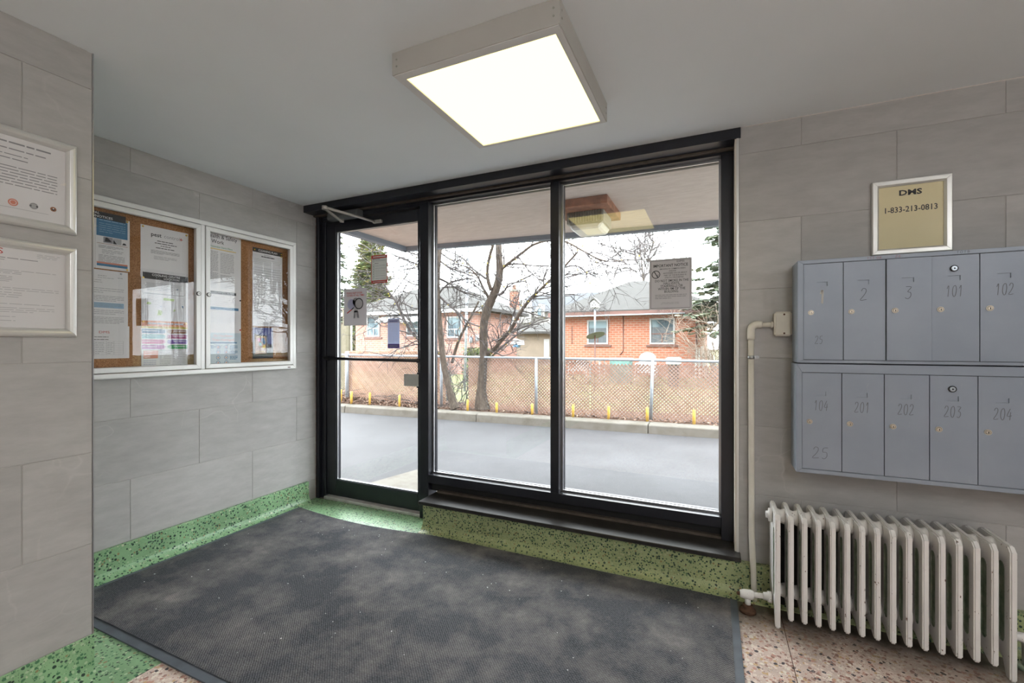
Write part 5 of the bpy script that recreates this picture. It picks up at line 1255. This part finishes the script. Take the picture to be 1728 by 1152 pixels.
bare_tree('bare_tree', 'slimmer bare tree trunk leaning beside the door post',
    [(768, 690, 17), (764, 678, 13), (757, 652, 10.5), (750, 622, 10), (746, 592, 10), (743, 560, 9.5), (740, 525, 9), (738, 490, 8.5), (739, 455, 8), (742, 420, 7.5), (744, 380, 7), (738, 330, 5)],
    [([(744, 598, 5), (728, 586, 5), (708, 573, 5), (694, 560, 4.8), (684, 543, 4.6), (675, 524, 4.4), (668, 508, 4), (656, 492, 3.4), (644, 470, 2.8), (634, 448, 2.4), (627, 420, 2)], 6.7, 6.3),
     ([(742, 500, 4), (758, 515, 3.4), (774, 528, 3), (790, 543, 2.6), (812, 552, 2)], 6.7, 6.6),
     ([(741, 470, 4), (758, 478, 3.2), (776, 490, 2.6), (800, 498, 2)], 6.7, 7.2),
     ([(742, 440, 3.4), (760, 452, 2.8), (782, 460, 2.2), (808, 470, 1.6)], 6.7, 6.5),
     ([(741, 495, 3.4), (752, 482, 2.6), (770, 473, 2.2), (798, 470, 1.6)], 6.7, 6.9),
     ([(738, 470, 3.6), (720, 476, 3), (700, 480, 2.4), (680, 470, 1.8), (655, 470, 1.2)], 6.7, 6.9),
     ([(738, 440, 3.4), (715, 448, 2.8), (690, 440, 2.2), (660, 428, 1.6), (635, 420, 1.2)], 6.7, 7.1),
     ([(739, 420, 3), (718, 432, 2.4), (690, 425, 2), (665, 412, 1.6)], 6.7, 6.8),
     ([(740, 520, 3.2), (722, 518, 2.6), (700, 520, 2.2), (680, 512, 1.6), (664, 516, 1.2)], 6.7, 6.9),
     ([(742, 425, 3), (760, 438, 2.4), (775, 440, 1.8), (788, 438, 1.2)], 6.7, 6.4),
     ([(684, 543, 2.6), (668, 535, 2.2), (650, 545, 2), (640, 538, 1.6)], 6.35, 6.4),
     ([(660, 500, 2), (676, 478, 1.8), (690, 460, 1.4), (702, 452, 1)], 6.35, 6.3),
     ([(630, 425, 2), (610, 412, 1.6), (590, 416, 1.4), (570, 410, 1)], 6.3, 6.2)], 6.66, 9, 1.0)
bare_tree('bare_sapling', 'dark slanting sapling stem between the two larger trunks',
    [(763, 612, 5), (768, 592, 5), (776, 570, 4.8), (787, 548, 4.4), (798, 528, 3.8), (808, 508, 3)],
    [([(776, 572, 2.4), (772, 560, 2), (776, 552, 1.4)], 7.6, 7.6), ([(798, 528, 2), (812, 520, 1.6), (822, 505, 1.2)], 7.6, 7.5)], 7.6, 14, .5)
bare_tree('bare_tree', 'fine branched bare tree rising behind the orange brick bungalow roof',
    [(1086, 520, 4.4), (1086, 478, 4), (1085, 465, 3), (1083, 448, 2.4), (1080, 420, 1.8)],
    [([(1086, 474, 2.4), (1088, 450, 2), (1087, 425, 1.6), (1090, 398, 1)], 28, 28), ([(1086, 476, 2.2), (1092, 455, 1.8), (1096, 430, 1.4), (1104, 408, 1)], 28, 27),
     ([(1085, 470, 2.2), (1074, 445, 1.6), (1070, 425, 1.2), (1066, 405, .9)], 28, 29), ([(1084, 468, 1.8), (1062, 450, 1.4), (1050, 436, 1), (1040, 420, .8)], 28, 27)], 28, 21, 1.3, 'bare trees beyond the houses', (.8, 2.4))
for k_, (x, y, h_, lab) in enumerate(((4.6, 8.6, 7, 'bare tree beyond the right window jamb, mirrored in the cabinet glass'), (6.6, 10.2, 8, 'second bare tree beyond the right window jamb'), (9.4, 12.5, 8, 'third bare tree beyond the right window jamb'))):
    r = random.Random(50+k_); t = thing('bare_tree', lab, 'tree', (x, y, .05), 'bare trees to the side'); tw_ = 3
    bb = B(); pts = smooth_pts([(x, y, .03), (x+.05, y, 1.6), (x-.12, y+.1, 3.4), (x+.1, y, h_)], 4); bb.tube(pts, [.15*(1-.75*i/(len(pts)-1)) for i in range(len(pts))], 9); bb.build('trunk', 'bark', t)
    tb = B()
    for i in range(4, len(pts)):
        for _ in range(tw_): twig(tb, r, pts[i], rand_dir(r, Vector((0, 0, 1)), r.uniform(.5, 1.0)), r.uniform(1.2, 2.6), .045, 3, .0)
    tb.build('twigs', 'twig_bark', t, kind='stuff')
def conifer(label, x, y, h, rad, seed, mat='spruce_needles', dens=1.0, zb=.6, shape=1.0, droop=-.15):
    r = random.Random(seed); t = thing('conifer', label, 'tree', (x, y, .03), 'evergreen trees')
    B().tube([(x, y, 0), (x, y, h*.6), (x, y, h)], [.16, .1, .02], 7).build('trunk', 'bark', t)
    bb = B(); z = zb; tb = B()
    while z < h:
        f = (z-zb)/(h-zb); R = rad*(1-f**shape)*r.uniform(.85, 1.1)+.08
        for k in range(max(4, int(9*dens*(1-f*.5)))):
            a = r.uniform(0, 2*PI); d = Vector((math.cos(a), math.sin(a), droop+r.uniform(-.12, .12)))
            L = R*r.uniform(.7, 1.1); p0 = Vector((x, y, z+r.uniform(-.15, .15)))
            tb.tube([p0, p0+d*L*.9], [.015, .005], 3, caps=False)
            m_ = int(9*dens)+3
            for j in range(m_):
                q = p0+d*L*(.15+.85*(j+r.random())/m_)
                for s_ in (-1, 1):
                    side = Vector((-d.y, d.x, 0))*s_*r.uniform(.5, 1)+d*.5+Vector((0, 0, r.uniform(-.35, .15)))
                    l_ = r.uniform(.22, .50)*(1.1-.4*j/m_); w_ = Vector((0, 0, 1)).cross(side).normalized()*l_*.32+Vector((0, 0, r.uniform(-.03, .03)))
                    bb.add([q+w_*.4, q+side*l_*.55+w_, q+side*l_, q+side*l_*.5-w_], [(0, 1, 2, 3)])
        z += .2/dens**.5
    tb.build('branches', 'twig_bark', t, kind='stuff'); bb.build('foliage', mat, t, kind='stuff')
a = at(627, 600, 24); conifer('tall narrow evergreen with golden tips behind the red bungalow roof', a.x, 24, 9.8, 1.65, 61, 'autumn_needles', 2.0, .5, 2.4, .1)
a = at(556, 600, 18); conifer('dark spruce reaching in from the far left of the door glass', a.x, 18, 9, 1.9, 62, 'spruce_needles', .9, 2.2, 1.2, -.1)
a = at(652, 600, 27); conifer('small evergreen tip above the red bungalow ridge', a.x, 27, 5.2, 1.6, 63, 'autumn_needles', .8)
a = at(600, 600, 29); conifer('bluish evergreen filling the gap beside the golden one', a.x, 29, 6.0, 2.2, 66, 'spruce_needles', .8)
conifer('big spruce beside the right window jamb past the orange bungalow', 1.9, 15.5, 8.4, 2.9, 64, 'spruce_needles', 2.2, 2.1, 1.25, -.12)
conifer('spruce standing far to the side past the window jamb', 8.2, 19, 8, 2.3, 65, 'spruce_needles', .8)
def brush(name, label, cx, cy, z0, w_, h_, n, seed, mat='dry_brush', droop=0, up=1.0, group='dry bushes'):
    r = random.Random(seed); bb = B()
    for _ in range(n):
        p = Vector((cx+r.uniform(-w_, w_)*.5, cy+r.uniform(-.35, .35), z0)); d = Vector((r.gauss(0, .45), r.gauss(0, .2), up)).normalized()
        twig(bb, r, p, d, h_*r.uniform(.6, 1.1), .011, 2, droop, 3)
    o = bb.build(name, mat); return tag(o, label, 'bush', group)
a = at(648, 600, 13); brush('bare_bush', 'bare twiggy bush in front of the red bungalow windows', a.x, 13, .0, 2.0, 1.2, 34, 71)
a = at(690, 600, 12); brush('bare_bush', 'low bare bush left of the door post by the red bungalow', a.x, 12, .0, 1.5, 1.0, 22, 72)
a = at(760, 640, 7.5); brush('bare_bush', 'tangled dry bush filling the gap between the lattice panels', a.x, 7.55, .05, .7, 1.0, 26, 73, 'twig_bark')
a = at(1212, 590, 13.5); brush('bare_bush', 'big tangle of dry stems right of the leaning boards', a.x+.25, 13.8, .0, 1.0, 1.9, 60, 74, 'dry_brush', .05)
brush('hanging_vine', 'dry vine hanging over the corner of the orange brick house', -.75, 16.75, 2.55, 1.3, .75, 46, 75, 'twig_bark', .16, .1)
brush('hanging_vine', 'dry twigs along the eave above the left window of the orange house', -4.6, 16.4, 2.42, 2.0, .4, 24, 76, 'twig_bark', .06, .2)
r = random.Random(80)
def hedge(label, x0, x1, y0, y1, z0, z1, n, mat='hedge_leaves'):
    bb = B()
    for _ in range(n):
        p = Vector((r.uniform(x0, x1), r.uniform(y0, y1), z0+(z1-z0)*r.random()**.7)); s = r.uniform(.03, .07); d = Vector((r.gauss(0, 1), r.gauss(0, 1), r.gauss(0, 1))).normalized()*s; e = d.orthogonal().normalized()*s*.6
        bb.add([p-d, p+e, p+d, p-e], [(0, 1, 2, 3)])
    tag(bb.build('hedge', mat), label, 'hedge', 'hedges')
a, b_ = at(780, 600, 11), at(815, 600, 11); hedge('clipped green hedge left of the thick trunk above the rail', a.x, b_.x, 11, 11.6, .03, at(800, 588, 11).z, 1500)
a, b_ = at(660, 600, 11.5), at(712, 600, 11.5); hedge('low straggling hedge behind the lattice through the door', a.x, b_.x, 11.5, 12, .03, at(690, 592, 11.5).z-.05, 900)
hedge('long distant hedge closing the view behind the houses', -40, 30, 58, 61, .0, 4.5, 5000, 'spruce_needles')

# lettering as plain meshes
dg = bpy.context.evaluated_depsgraph_get()
for o in [o for o in COL.objects if o.type == 'FONT']:
    me = bpy.data.meshes.new_from_object(o.evaluated_get(dg)); n = link('lettering_mesh', me)
    n.parent = o.parent; n.matrix_parent_inverse = o.matrix_parent_inverse.copy(); n.matrix_basis = o.matrix_basis.copy()
    bpy.data.objects.remove(o); n.name = 'lettering'
